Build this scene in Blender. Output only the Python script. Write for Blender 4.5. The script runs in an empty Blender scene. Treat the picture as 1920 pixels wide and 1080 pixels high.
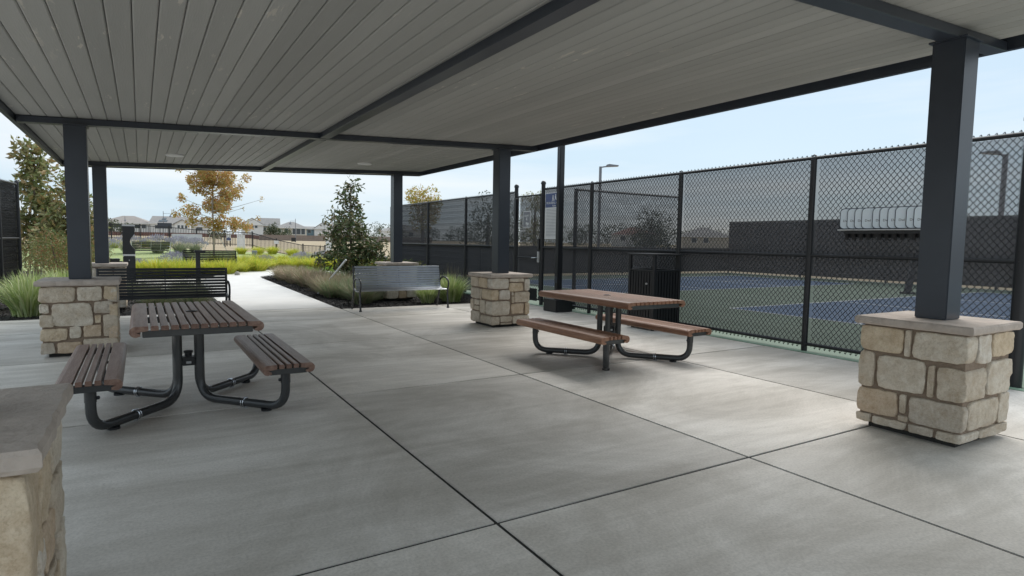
import bpy, bmesh, math, random
from mathutils import Vector, Matrix, noise
R=math.radians
sc=bpy.context.scene
col=sc.collection
random.seed(7)

# ---------------------------------------------------------------- camera, world, sun, exposure
def set_camera():
    y,p,r=R(31.4783),R(-4.3375),R(0.9788)
    F=Vector((math.sin(y)*math.cos(p),math.cos(y)*math.cos(p),math.sin(p)))
    Rt=Vector((math.cos(y),-math.sin(y),0)); U=Rt.cross(F)
    R2=math.cos(r)*Rt+math.sin(r)*U; U2=-math.sin(r)*Rt+math.cos(r)*U
    cd=bpy.data.cameras.new('camera'); cam=bpy.data.objects.new('camera',cd); col.objects.link(cam)
    cam.matrix_world=Matrix(((R2.x,U2.x,-F.x,0),(R2.y,U2.y,-F.y,0),(R2.z,U2.z,-F.z,1.5),(0,0,0,1)))
    cd.sensor_width=36; cd.lens=1137.88/1920*36; cd.clip_start=.05; cd.clip_end=4000
    sc.camera=cam
set_camera()
SUN_EL,SUN_AZ=50,54      # azimuth: compass-like angle from +Y towards +X
w=bpy.data.worlds.new('World'); sc.world=w; w.use_nodes=True
nt=w.node_tree; bg=nt.nodes['Background']; bg.inputs['Strength'].default_value=.052
sky=nt.nodes.new('ShaderNodeTexSky'); sky.sky_type='NISHITA'; sky.sun_disc=False
sky.sun_elevation=R(SUN_EL); sky.sun_rotation=R(SUN_AZ); sky.air_density=1; sky.dust_density=1.2
tc=nt.nodes.new('ShaderNodeTexCoord'); mp=nt.nodes.new('ShaderNodeMapping'); mp.inputs['Scale'].default_value=(1,1,4.5)
nz=nt.nodes.new('ShaderNodeTexNoise'); nz.inputs['Scale'].default_value=1.7; nz.inputs['Detail'].default_value=5; nz.inputs['Roughness'].default_value=.5
rp=nt.nodes.new('ShaderNodeValToRGB'); rp.color_ramp.elements[0].position=.40; rp.color_ramp.elements[0].color=(.75,.75,.75,1)
rp.color_ramp.elements[1].position=.60; rp.color_ramp.elements[1].color=(.93,.93,.93,1)
mx=nt.nodes.new('ShaderNodeMixRGB'); mx.inputs['Color2'].default_value=(6.9,7.55,8.15,1)
L=nt.links.new
mp2=nt.nodes.new('ShaderNodeMapping'); mp2.inputs['Scale'].default_value=(1,1,9); mp2.inputs['Location'].default_value=(3,1,0)
n2=nt.nodes.new('ShaderNodeTexNoise'); n2.inputs['Scale'].default_value=1.1; n2.inputs['Detail'].default_value=6; n2.inputs['Roughness'].default_value=.55
r2=nt.nodes.new('ShaderNodeValToRGB'); r2.color_ramp.elements[0].position=.40; r2.color_ramp.elements[0].color=(.74,.865,.955,1)
r2.color_ramp.elements[1].position=.62; r2.color_ramp.elements[1].color=(1,1,1,1)
mc=nt.nodes.new('ShaderNodeMixRGB'); mc.blend_type='MULTIPLY'; mc.inputs[0].default_value=1; mc.inputs['Color1'].default_value=(7.4,7.95,8.35,1)
L(tc.outputs['Generated'],mp2.inputs[0]); L(mp2.outputs[0],n2.inputs['Vector']); L(n2.outputs['Fac'],r2.inputs[0]); L(r2.outputs[0],mc.inputs['Color2']); L(mc.outputs[0],mx.inputs['Color2'])
L(tc.outputs['Generated'],mp.inputs[0]); L(mp.outputs[0],nz.inputs['Vector']); L(nz.outputs['Fac'],rp.inputs[0])
L(rp.outputs[0],mx.inputs['Fac']); L(sky.outputs[0],mx.inputs['Color1']); L(mx.outputs[0],bg.inputs['Color'])
sd=bpy.data.lights.new('sun','SUN'); sd.energy=1.45; sd.angle=R(52); sd.color=(1,.96,.9)
so=bpy.data.objects.new('sun',sd); col.objects.link(so)
sv=Vector((math.sin(R(SUN_AZ))*math.cos(R(SUN_EL)),math.cos(R(SUN_AZ))*math.cos(R(SUN_EL)),math.sin(R(SUN_EL))))
so.rotation_euler=sv.to_track_quat('Z','Y').to_euler(); so.location=(0,0,40)
sc.view_settings.view_transform='Standard'; sc.view_settings.look='None'
sc.view_settings.exposure=1.24; sc.view_settings.gamma=1; sc.view_settings.use_curve_mapping=False
sc.cycles.max_bounces=8; sc.cycles.transparent_max_bounces=24; sc.cycles.volume_bounces=0

# ---------------------------------------------------------------- helpers
def mat(name,base,rough=.7,var=None,scale=4,spec=.5,metal=0,bump=0,bscale=40,island=None,transl=0,detail=4,coords='Object',stretch=(1,1,1),coat=0):
    m=bpy.data.materials.new(name); m.use_nodes=True; t=m.node_tree; b=t.nodes['Principled BSDF']
    b.inputs['Base Color'].default_value=(*base,1); b.inputs['Roughness'].default_value=rough
    b.inputs['Metallic'].default_value=metal; b.inputs['Specular IOR Level'].default_value=spec
    b.inputs['Coat Weight'].default_value=coat; b.inputs['Coat Roughness'].default_value=.15
    N=t.nodes.new; K=t.links.new
    c=N('ShaderNodeTexCoord'); mpp=N('ShaderNodeMapping'); mpp.inputs['Scale'].default_value=stretch
    K(c.outputs[coords],mpp.inputs[0]); out=None
    if var:
        n=N('ShaderNodeTexNoise'); n.inputs['Scale'].default_value=scale; n.inputs['Detail'].default_value=detail
        n.inputs['Roughness'].default_value=.62; K(mpp.outputs[0],n.inputs['Vector'])
        rr=N('ShaderNodeValToRGB'); e=rr.color_ramp.elements
        e[0].position=.3; e[1].position=.7; e[0].color=(*base,1); e[1].color=(*var,1)
        K(n.outputs['Fac'],rr.inputs[0]); out=rr.outputs[0]
    if island:
        g=N('ShaderNodeNewGeometry'); ri=N('ShaderNodeValToRGB'); el=ri.color_ramp.elements
        while len(el)<len(island): el.new(.5)
        for i,cc in enumerate(island): el[i].position=i/(len(island)-1); el[i].color=(*cc,1)
        K(g.outputs['Random Per Island'],ri.inputs[0])
        if out:
            mm=N('ShaderNodeMixRGB'); mm.inputs[0].default_value=.5; K(ri.outputs[0],mm.inputs[1]); K(out,mm.inputs[2]); out=mm.outputs[0]
        else: out=ri.outputs[0]
    if out: K(out,b.inputs['Base Color'])
    if bump:
        n2=N('ShaderNodeTexNoise'); n2.inputs['Scale'].default_value=bscale; n2.inputs['Detail'].default_value=6
        K(mpp.outputs[0],n2.inputs['Vector']); bp=N('ShaderNodeBump'); bp.inputs['Strength'].default_value=bump; bp.inputs['Distance'].default_value=.02
        K(n2.outputs['Fac'],bp.inputs['Height']); K(bp.outputs[0],b.inputs['Normal'])
    if transl:
        tr=N('ShaderNodeBsdfTranslucent'); ms=N('ShaderNodeMixShader'); ms.inputs[0].default_value=transl
        if out: K(out,tr.inputs['Color'])
        else: tr.inputs['Color'].default_value=(*base,1)
        K(b.outputs[0],ms.inputs[1]); K(tr.outputs[0],ms.inputs[2]); K(ms.outputs[0],t.nodes['Material Output'].inputs[0])
    return m

def tag(o,label=None,cat=None,group=None,kind=None):
    if label: o['label']=label
    if cat: o['category']=cat
    if group: o['group']=group
    if kind: o['kind']=kind
    return o
def link(name,me,m=None,parent=None,loc=None):
    o=bpy.data.objects.new(name,me); col.objects.link(o)
    if m is not None and me is not None and not me.materials: me.materials.append(m)
    if parent: o.parent=parent
    if loc is not None: o.location=loc
    return o
def empty(name,loc=(0,0,0),rz=0,**k):
    o=bpy.data.objects.new(name,None); col.objects.link(o); o.location=loc; o.rotation_euler=(0,0,rz); o.empty_display_size=.2
    return tag(o,**k)
def kids(o): return [c for c in bpy.data.objects if c.parent==o]
def copy_tree(o,parent=None):
    c=o.copy(); col.objects.link(c); c.parent=parent
    for ch in o.children: copy_tree(ch,c)
    return c

class MB:
    def __init__(s): s.v=[]; s.f=[]; s.sm=False
    def add(s,vs,fs):
        n=len(s.v); s.v+= [tuple(v) for v in vs]; s.f+=[tuple(i+n for i in f) for f in fs]; return s
    def box(s,c,d,rz=0,ax=None):
        hx,hy,hz=d[0]/2,d[1]/2,d[2]/2; M=ax if ax is not None else Matrix.Rotation(rz,3,'Z'); c=Vector(c)
        vs=[c+M@Vector((x,y,z)) for x in(-hx,hx) for y in(-hy,hy) for z in(-hz,hz)]
        return s.add(vs,[(0,1,3,2),(4,6,7,5),(0,4,5,1),(2,3,7,6),(0,2,6,4),(1,5,7,3)])
    def b2(s,a,b): # box by two corners
        return s.box([(a[i]+b[i])/2 for i in range(3)],[abs(b[i]-a[i]) for i in range(3)])
    def beam(s,a,b,wd,h):  # box from a to b
        a=Vector(a); b=Vector(b); d=b-a; z=Vector((0,0,1))
        x=d.normalized(); y=z.cross(x)
        if y.length<1e-4: y=Vector((0,1,0))
        y.normalize(); zz=x.cross(y); M=Matrix((x,y,zz)).transposed()
        return s.box((a+b)/2,(d.length,wd,h),ax=M)
    def tube(s,pts,r,n=8,cap=True,closed=False):
        pts=[Vector(p) for p in pts]; rs=r if isinstance(r,(list,tuple)) else [r]*len(pts)
        m=len(pts); base=len(s.v); up=None; vs=[]
        for i,p in enumerate(pts):
            if closed: t=pts[(i+1)%m]-pts[i-1]
            else: t=pts[min(i+1,m-1)]-pts[max(i-1,0)]
            t.normalize()
            if up is None:
                up=Vector((0,0,1)) if abs(t.z)<.9 else Vector((1,0,0))
            up=(up-t*up.dot(t)); up.normalize(); sd_=t.cross(up)
            for k in range(n):
                a=2*math.pi*k/n+math.pi/n
                vs.append(p+(up*math.cos(a)+sd_*math.sin(a))*rs[i])
        fs=[]
        for i in range(m if closed else m-1):
            j=(i+1)%m
            for k in range(n):
                k2=(k+1)%n; fs.append((i*n+k,i*n+k2,j*n+k2,j*n+k))
        if cap and not closed:
            fs.append(tuple(range(n))[::-1]); fs.append(tuple((m-1)*n+k for k in range(n)))
        return s.add(vs,fs)
    def lathe(s,c,prof,n=12):
        c=Vector(c); vs=[]; fs=[]
        for (r,z) in prof:
            for k in range(n):
                a=2*math.pi*k/n; vs.append(c+Vector((r*math.cos(a),r*math.sin(a),z)))
        for i in range(len(prof)-1):
            for k in range(n): k2=(k+1)%n; fs.append((i*n+k,i*n+k2,(i+1)*n+k2,(i+1)*n+k))
        fs.append(tuple(range(n))[::-1]); fs.append(tuple((len(prof)-1)*n+k for k in range(n)))
        return s.add(vs,fs)
    def prism(s,poly,a0,a1,axis='y'): # polygon in the plane across axis, extruded
        n=len(poly)
        if axis=='y': vs=[(p[0],a0,p[1]) for p in poly]+[(p[0],a1,p[1]) for p in poly]
        elif axis=='x': vs=[(a0,p[0],p[1]) for p in poly]+[(a1,p[0],p[1]) for p in poly]
        else: vs=[(p[0],p[1],a0) for p in poly]+[(p[0],p[1],a1) for p in poly]
        fs=[tuple(range(n))[::-1],tuple(range(n,2*n))]+[(i,(i+1)%n,n+(i+1)%n,n+i) for i in range(n)]
        return s.add(vs,fs)
    def mesh(s,name,smooth=False,bevel=0,seg=1,recalc=True):
        me=bpy.data.meshes.new(name); me.from_pydata([tuple(v) for v in s.v],[],s.f)
        if recalc or bevel:
            bm=bmesh.new(); bm.from_mesh(me)
            bmesh.ops.recalc_face_normals(bm,faces=bm.faces)
            if bevel: bmesh.ops.bevel(bm,geom=[e for e in bm.edges],offset=bevel,segments=seg,affect='EDGES',clamp_overlap=True)
            bm.to_mesh(me); bm.free()
        if smooth:
            for p in me.polygons: p.use_smooth=True
            try: me.set_sharp_from_angle(angle=R(40))
            except Exception: pass
        me.update(); return me
    def build(s,name,m,parent=None,**k):
        return link(name,s.mesh(name,**k),m,parent)
def bend(pts,rads,seg=5):
    """polyline with rounded corners"""
    out=[Vector(pts[0])]
    for i in range(1,len(pts)-1):
        p=Vector(pts[i]); a=(Vector(pts[i-1])-p); b=(Vector(pts[i+1])-p); r=rads if not isinstance(rads,(list,tuple)) else rads[i-1]
        a.normalize(); b.normalize(); p0=p+a*r; p1=p+b*r
        for k in range(seg+1):
            t=k/seg; out.append((1-t)**2*p0+2*t*(1-t)*p+t*t*p1)
    out.append(Vector(pts[-1])); return out
def text_mesh(txt,size,depth=.001):
    c=bpy.data.curves.new('lettering','FONT'); c.body=txt; c.size=size; c.extrude=depth; c.align_x='CENTER'; c.align_y='CENTER'
    o=bpy.data.objects.new('lettering',c); col.objects.link(o); bpy.context.view_layer.update()
    me=bpy.data.meshes.new_from_object(o.evaluated_get(bpy.context.evaluated_depsgraph_get())); bpy.data.objects.remove(o); me.materials.clear(); return me

# ---------------------------------------------------------------- materials
M={}
def concrete():
    m=bpy.data.materials.new('concrete'); m.use_nodes=True; t=m.node_tree; b=t.nodes['Principled BSDF']; N=t.nodes.new; K=t.links.new
    g=N('ShaderNodeNewGeometry')
    def nz(scale,st,det=5,dist=0.,ro=.6):
        mp=N('ShaderNodeMapping'); mp.inputs['Scale'].default_value=st; K(g.outputs['Position'],mp.inputs[0])
        n=N('ShaderNodeTexNoise'); n.inputs['Scale'].default_value=scale; n.inputs['Detail'].default_value=det; n.inputs['Roughness'].default_value=ro
        n.inputs['Distortion'].default_value=dist; K(mp.outputs[0],n.inputs['Vector']); return n.outputs['Fac']
    def ramp(x,p0,p1,c0,c1):
        r=N('ShaderNodeValToRGB'); e=r.color_ramp.elements; e[0].position=p0; e[1].position=p1; e[0].color=(*c0,1); e[1].color=(*c1,1); K(x,r.inputs[0]); return r.outputs[0]
    def mul(a,b_,f=1):
        x=N('ShaderNodeMixRGB'); x.blend_type='MULTIPLY'; x.inputs[0].default_value=f; K(a,x.inputs[1]); K(b_,x.inputs[2]); return x.outputs[0]
    base=ramp(nz(.9,(.45,1.1,1),8,.9),.38,.62,(.645,.605,.55),(.83,.79,.735))
    st=ramp(nz(2.6,(.22,2.2,1),6,.6),.40,.60,(.85,.845,.83),(1,1,1))
    sp=ramp(nz(60,(1,1,1),3),.35,.6,(.88,.88,.88),(1.04,1.04,1.04))
    bl=ramp(nz(.50,(1,1,1),9,1.2,.72),.42,.58,(.80,.79,.77),(1.04,1.04,1.04))
    pit=ramp(nz(95,(1,1,1),3),.30,.37,(.55,.54,.52),(1,1,1))
    oi=N('ShaderNodeObjectInfo'); mr=N('ShaderNodeMapRange'); mr.inputs[3].default_value=.82; mr.inputs[4].default_value=1.10; K(oi.outputs['Random'],mr.inputs[0])
    w2=ramp(nz(3.2,(.5,1.3,1),9,1.5,.75),.60,.72,(1,1,1),(.80,.79,.77))   # faint damp stains
    c=mul(mul(mul(mul(mul(mul(base,st,.8),sp),bl,.9),pit,.6),mr.outputs[0]),w2,.8); K(c,b.inputs['Base Color'])
    r=N('ShaderNodeMapRange'); r.inputs[3].default_value=.42; r.inputs[4].default_value=.78; K(nz(1.3,(.3,1.6,1),5),r.inputs[0]); K(r.outputs[0],b.inputs['Roughness'])
    bp=N('ShaderNodeBump'); bp.inputs['Strength'].default_value=.32; bp.inputs['Distance'].default_value=.006; K(nz(45,(1,1,1),6),bp.inputs['Height']); K(bp.outputs[0],b.inputs['Normal'])
    return m
M['conc']=concrete()
M['joint']=mat('joint_filler',(.035,.033,.03),.95)
M['mulch']=mat('mulch_soil',(.012,.011,.010),.95,(.035,.03,.028),30,bump=.8,bscale=60,coords='Object')
M['chip']=mat('bark_chip',(.02,.018,.016),.9,island=[(.010,.009,.009),(.035,.030,.028),(.018,.016,.015),(.06,.05,.045)])
M['steel']=mat('slate_blue_paint',(.030,.038,.053),.34,(.036,.045,.062),3,spec=.5,bump=.03,bscale=250)
M['black']=mat('black_powdercoat',(.010,.011,.014),.38,(.014,.015,.018),8,spec=.5)
M['vinyl']=mat('black_vinyl_wire',(.006,.0065,.008),.45)
M['tube']=mat('graphite_tube_paint',(.036,.038,.040),.27,(.043,.045,.046),5,spec=.6)
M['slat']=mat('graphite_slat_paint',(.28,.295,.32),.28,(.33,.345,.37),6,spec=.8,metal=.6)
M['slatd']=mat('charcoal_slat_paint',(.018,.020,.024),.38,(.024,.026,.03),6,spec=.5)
M['silver']=mat('silver_paint',(.42,.43,.44),.4,(.5,.5,.5),5)
M['galv']=mat('bright_zinc',(.6,.62,.65),.25,metal=1)
def plankmat():
    m=mat('painted_ceiling_board',(.39,.388,.37),.66,(.43,.428,.41),2.2,stretch=(3,.25,1),bump=.12,bscale=30)
    t=m.node_tree; b=t.nodes['Principled BSDF']; N=t.nodes.new; K=t.links.new
    src=b.inputs['Base Color'].links[0].from_socket
    g=N('ShaderNodeNewGeometry'); oi=N('ShaderNodeObjectInfo')
    # per board tone
    mr=N('ShaderNodeMapRange'); mr.inputs[3].default_value=.88; mr.inputs[4].default_value=1.07; K(oi.outputs['Random'],mr.inputs[0])
    mm=N('ShaderNodeMixRGB'); mm.blend_type='MULTIPLY'; mm.inputs[0].default_value=1; K(src,mm.inputs[1]); K(mr.outputs[0],mm.inputs[2])
    # paint wear: short streaks along the boards where the paint has rubbed off
    mp=N('ShaderNodeMapping'); mp.inputs['Scale'].default_value=(9,1.6,1); K(g.outputs['Position'],mp.inputs[0])
    n=N('ShaderNodeTexNoise'); n.inputs['Scale'].default_value=1.5; n.inputs['Detail'].default_value=7; n.inputs['Roughness'].default_value=.62; K(mp.outputs[0],n.inputs['Vector'])
    r=N('ShaderNodeValToRGB'); e=r.color_ramp.elements; e[0].position=.618; e[1].position=.65; e[0].color=(0,0,0,1); e[1].color=(.75,.75,.75,1); K(n.outputs['Fac'],r.inputs[0])
    n3=N('ShaderNodeTexNoise'); n3.inputs['Scale'].default_value=.55; n3.inputs['Detail'].default_value=2; K(g.outputs['Position'],n3.inputs['Vector'])
    r3=N('ShaderNodeValToRGB'); e=r3.color_ramp.elements; e[0].position=.5; e[1].position=.62; K(n3.outputs['Fac'],r3.inputs[0])
    ml=N('ShaderNodeMath'); ml.operation='MULTIPLY'; K(r.outputs[0],ml.inputs[0]); K(r3.outputs[0],ml.inputs[1])
    m2=N('ShaderNodeMixRGB'); K(ml.outputs[0],m2.inputs[0]); K(mm.outputs[0],m2.inputs[1]); m2.inputs[2].default_value=(.66,.62,.55,1)
    K(m2.outputs[0],b.inputs['Base Color']); return m
M['plank']=plankmat()
M['mortar']=mat('brown_mortar',(.22,.165,.12),.95,(.29,.22,.165),25,bump=.6,bscale=60)
STONEC=[((.66,.59,.49),(.54,.46,.37)),((.72,.66,.57),(.60,.53,.44)),((.70,.60,.46),(.58,.46,.33)),((.62,.56,.48),(.50,.44,.37)),((.66,.55,.43),(.55,.42,.30)),((.74,.70,.63),(.62,.56,.49))]
def stonemat(a,b):
    m=mat('limestone',a,.92,b,5,bump=1.0,bscale=26,detail=9)
    t=m.node_tree; bs=t.nodes['Principled BSDF']; N=t.nodes.new; K=t.links.new; src=bs.inputs['Base Color'].links[0].from_socket
    g=N('ShaderNodeNewGeometry')
    n=N('ShaderNodeTexNoise'); n.inputs['Scale'].default_value=11; n.inputs['Detail'].default_value=9; n.inputs['Roughness'].default_value=.75; K(g.outputs['Position'],n.inputs['Vector'])
    r=N('ShaderNodeValToRGB'); e=r.color_ramp.elements; e[0].position=.40; e[1].position=.66; e[0].color=(1.06,1.05,1.03,1); e[1].color=(.66,.56,.44,1); K(n.outputs['Fac'],r.inputs[0])
    x=N('ShaderNodeMixRGB'); x.blend_type='MULTIPLY'; x.inputs[0].default_value=.65; K(src,x.inputs[1]); K(r.outputs[0],x.inputs[2])
    n2=N('ShaderNodeTexNoise'); n2.inputs['Scale'].default_value=120; n2.inputs['Detail'].default_value=4; K(g.outputs['Position'],n2.inputs['Vector'])
    r2=N('ShaderNodeValToRGB'); e=r2.color_ramp.elements; e[0].position=.34; e[1].position=.5; e[0].color=(.62,.58,.52,1); e[1].color=(1,1,1,1); K(n2.outputs['Fac'],r2.inputs[0])
    y=N('ShaderNodeMixRGB'); y.blend_type='MULTIPLY'; y.inputs[0].default_value=.35; K(x.outputs[0],y.inputs[1]); K(r2.outputs[0],y.inputs[2]); K(y.outputs[0],bs.inputs['Base Color']); return m
for i,(a,b) in enumerate(STONEC): M['stone%d'%i]=stonemat(a,b)
M['cap']=mat('cap_stone',(.55,.475,.415),.85,(.40,.34,.295),9,bump=.6,bscale=30,detail=9)
def woodmat(name,a,b,c):
    m=mat(name,a,.40,b,3.0,stretch=(9,.9,9),bump=.25,bscale=14,detail=8)
    t=m.node_tree; bs=t.nodes['Principled BSDF']; N=t.nodes.new; K=t.links.new
    src=bs.inputs['Base Color'].links[0].from_socket; oi=N('ShaderNodeObjectInfo')
    mr=N('ShaderNodeValToRGB'); e=mr.color_ramp.elements; e[0].color=(*c,1); e[1].color=(1.15,1.12,1.1,1); K(oi.outputs['Random'],mr.inputs[0])
    mm=N('ShaderNodeMixRGB'); mm.blend_type='MULTIPLY'; mm.inputs[0].default_value=1; K(src,mm.inputs[1]); K(mr.outputs[0],mm.inputs[2]); K(mm.outputs[0],bs.inputs['Base Color'])
    return m
M['woodA']=woodmat('weathered_hardwood',(.135,.062,.042),(.29,.195,.15),(.8,.75,.72))
M['woodB']=woodmat('red_hardwood',(.215,.100,.056),(.37,.205,.130),(.82,.78,.75))
M['green']=mat('court_green',(.115,.165,.12),.85,(.14,.19,.14),2,bump=.1,bscale=200)
M['blue']=mat('court_blue',(.033,.085,.175),.8,(.042,.10,.20),2,bump=.1,bscale=200)
M['strip']=mat('court_edge_green',(.24,.37,.26),.85,(.30,.42,.31),6)
M['line']=mat('white_line_paint',(.72,.73,.73),.7)
M['white']=mat('white_panel',(.75,.76,.76),.5,(.68,.69,.70),3)
M['navy']=mat('sign_blue',(.085,.115,.24),.45,spec=.3); M['grey']=mat('sign_grey',(.20,.205,.23),.4); M['ink']=mat('grey_print',(.30,.32,.36),.6)
M['lawn']=mat('lawn_grass',(.27,.33,.13),.9,(.33,.39,.17),14,bump=.6,bscale=120)
M['soil']=mat('dry_field',(.30,.235,.15),.95,(.40,.33,.22),.35,bump=.4,bscale=9,detail=8)
M['bark']=mat('tree_bark',(.17,.13,.10),.9,(.09,.07,.055),20,bump=.6,bscale=50)
M['barkp']=mat('pale_bark',(.34,.29,.24),.9,(.24,.2,.17),20,bump=.4,bscale=50)
def leaf(name,cols,t=.3,rough=.5): return mat(name,cols[0],rough,island=cols,transl=t,spec=.35)
M['autumn']=leaf('autumn_leaf',[(.56,.27,.12),(.38,.36,.12),(.62,.36,.15),(.48,.43,.15),(.60,.26,.14),(.60,.46,.18),(.34,.34,.12)],.45)
M['autumn2']=leaf('yellowing_leaf',[(0.546,0.429,0.078),(0.286,0.338,0.078),(0.585,0.312,0.104),(0.429,0.429,0.104)],.35)
M['magn']=leaf('glossy_dark_leaf',[(0.061,0.113,0.0383),(0.122,0.166,0.061),(0.087,0.104,0.0522),(0.26,0.192,0.087),(0.0522,0.087,0.0348),(0.209,0.244,0.104)],.15,.35)
M['magb']=leaf('bronze_green_leaf',[(0.164,0.223,0.082),(0.281,0.305,0.117),(0.444,0.293,0.14),(0.14,0.187,0.0702),(0.374,0.374,0.175),(0.234,0.211,0.105)],.2,.4)
M['phot']=leaf('red_tipped_leaf',[(0.144,0.198,0.054),(0.306,0.126,0.063),(0.198,0.234,0.072),(0.09,0.162,0.045),(0.27,0.216,0.072)],.25)
M['shrub']=leaf('shrub_leaf',[(0.145,0.227,0.0568),(0.259,0.324,0.081),(0.194,0.244,0.0648),(0.356,0.211,0.081),(0.113,0.194,0.0648)],.25)
M['dkgreen']=leaf('dark_foliage',[(.05,.075,.03),(.08,.10,.04),(.04,.06,.03)],.2)
M['yel']=leaf('lime_grass',[(0.486,0.54,0.054),(0.621,0.594,0.0675),(0.297,0.432,0.054),(0.702,0.567,0.108),(0.405,0.513,0.0675)],.4,.6)
M['var']=leaf('variegated_blade',[(0.216,0.324,0.081),(0.567,0.608,0.297),(0.338,0.446,0.135),(0.675,0.702,0.405),(0.176,0.297,0.081)],.3)
M['sage']=leaf('sage_leaf',[(0.169,0.247,0.117),(0.26,0.312,0.169),(0.351,0.312,0.208),(0.208,0.286,0.156),(0.429,0.312,0.247)],.3,.7)
M['sagep']=leaf('pinkish_sage_leaf',[(0.312,0.286,0.169),(0.416,0.299,0.221),(0.26,0.286,0.156),(0.494,0.364,0.286),(0.221,0.273,0.143)],.3,.7)
M['lav']=leaf('lavender_flower',[(.42,.40,.50),(.52,.50,.58),(.34,.33,.42),(.47,.45,.53),(.30,.34,.24)],.35,.8)
M['lavg']=leaf('lavender_stem',[(.26,.30,.20),(.34,.36,.26),(.22,.26,.17)],.35,.7)
M['boxw']=leaf('lime_shrub_leaf',[(0.26,0.442,0.065),(0.39,0.546,0.091),(0.182,0.338,0.052)],.3)
M['glass']=mat('window_glass',(.05,.06,.07),.12,spec=.7)
M['roofg']=mat('grey_tile_roof',(.22,.21,.21),.85,(.28,.27,.26),1.5,bump=.3,bscale=6)
M['rooft']=mat('taupe_tile_roof',(.26,.235,.22),.85,(.33,.30,.28),1.5,bump=.3,bscale=6)
M['wallw']=mat('pale_stucco',(.72,.71,.70),.9,(.76,.75,.74),1); M['wallc']=mat('cream_stucco',(.60,.55,.47),.9,(.64,.59,.51),1)
M['wallt']=mat('tan_stucco',(.47,.42,.35),.9,(.5,.45,.38),1); M['wallb']=mat('blue_siding',(.22,.34,.42),.8,(.25,.37,.45),1)
M['fred']=mat('red_brown_boards',(.17,.075,.06),.85,(.22,.11,.09),.8); M['fgry']=mat('grey_brown_boards',(.22,.17,.145),.85,(.28,.22,.19),.8)

# ---------------------------------------------------------------- terrain
def sst(a,b,x): t=min(1,max(0,(x-a)/(b-a))); return t*t*(3-2*t)
def terr(x,y):
    a=1.05-.35*sst(0,8,x)-1.0*sst(8,12.2,x)-.08*sst(12,16,x)+.35*sst(22,45,x)
    z=a*sst(30,56,y)
    z=z+(1.0-z)*sst(62,140,y); z+=.6*sst(160,190,y)
    return z
def grid(name,xs,ys,off,m,cond=None,**k):
    mb=MB(); idx={}
    for i,x in enumerate(xs):
        for j,y in enumerate(ys): idx[i,j]=len(mb.v); mb.v.append((x,y,terr(x,y)+off))
    for i in range(len(xs)-1):
        for j in range(len(ys)-1):
            if cond is None or cond((xs[i]+xs[i+1])/2,(ys[j]+ys[j+1])/2): mb.f.append((idx[i,j],idx[i+1,j],idx[i+1,j+1],idx[i,j+1]))
    o=mb.build(name,m,smooth=True,recalc=False); return tag(o,**k)
def fr(a,b,s): 
    n=max(1,round((b-a)/s)); return [a+(b-a)*i/n for i in range(n+1)]
gx=[-1200,-500,-220,-120,-70,-45]+fr(-30,60,2)+[75,95,130,180,260,500,1200]; gy=[-600,-200,-60,-20]+fr(0,80,2)+fr(86,200,6)+[230,300,500,1000,2200]
grid('ground',gx,gy,-.13,M['soil'],kind='structure')
# lawn behind the planting
grid('lawn',fr(-9,10.5,.75),fr(31,47,.8),-.07,M['lawn'],kind='structure')
mb=MB()
def polysheet(name,poly,z0,z1,m,**k):
    b=MB(); b.prism(poly,z0,z1,'z'); return tag(b.build(name,m),**k)
# paved plaza: dark bed with single slabs on it
polysheet('plaza_bed',[(-12,-8),(8.02,-8),(8.02,13.0),(3.63,13.0),(3.63,13.38),(-12,13.38)],-.12,-.007,M['joint'],kind='structure')
plaza=[o for o in col.objects if o.name=='plaza_bed'][0]
XC=[-12,-8.2,-4.2,1.59,3.66,5.95,8.02]; YC=[-8,-4,-.3,2.71,5.75,8.8,11.45,13.0]
def slab(x0,y0,x1,y1,parent,tri=False):
    g=.012; b=MB(); b.b2((x0+g,y0+g,-.09),(x1-g,y1-g,0)); o=b.build('concrete_slab',M['conc'],parent); return o
for i in range(len(XC)-1):
    for j in range(len(YC)-1):
        slab(XC[i],YC[j],XC[i+1],YC[j+1],plaza)
slab(-12,13.0,-4.2,13.38,plaza); slab(-4.2,13.0,1.59,13.38,plaza); slab(1.59,13.0,3.66,13.38,plaza)
# walkway that curves away to the right between the beds
PW=[(1.50,13.38),(1.52,16.9),(1.62,21.5),(2.1,25.0),(3.0,27.3),(4.0,29.4),(5.2,30.3),(6.3,30.0),(7.3,28.9),(8.6,27.4),(12,25.6),(12,23.6),(8.4,24.1),(6.6,25.4),(5.4,26.3),(4.6,26.2),(3.95,25.2),(3.83,24.4),(3.63,13.38)]
M['concw']=mat('walkway_concrete',(.58,.57,.55),.8,(.66,.65,.63),1.4,bump=.12,bscale=45,detail=7)  # plainer concrete for the walkway, without the slabs' stain layers
walk=polysheet('walkway',PW,-.1,.002,M['concw'],kind='structure')
polysheet('fountain_pad',[(-3.4,19.6),(1.535,19.6),(1.60,21.4),(2.02,24.8),(-3.4,24.8)],-.1,-.003,M['conc'],kind='structure')
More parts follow.
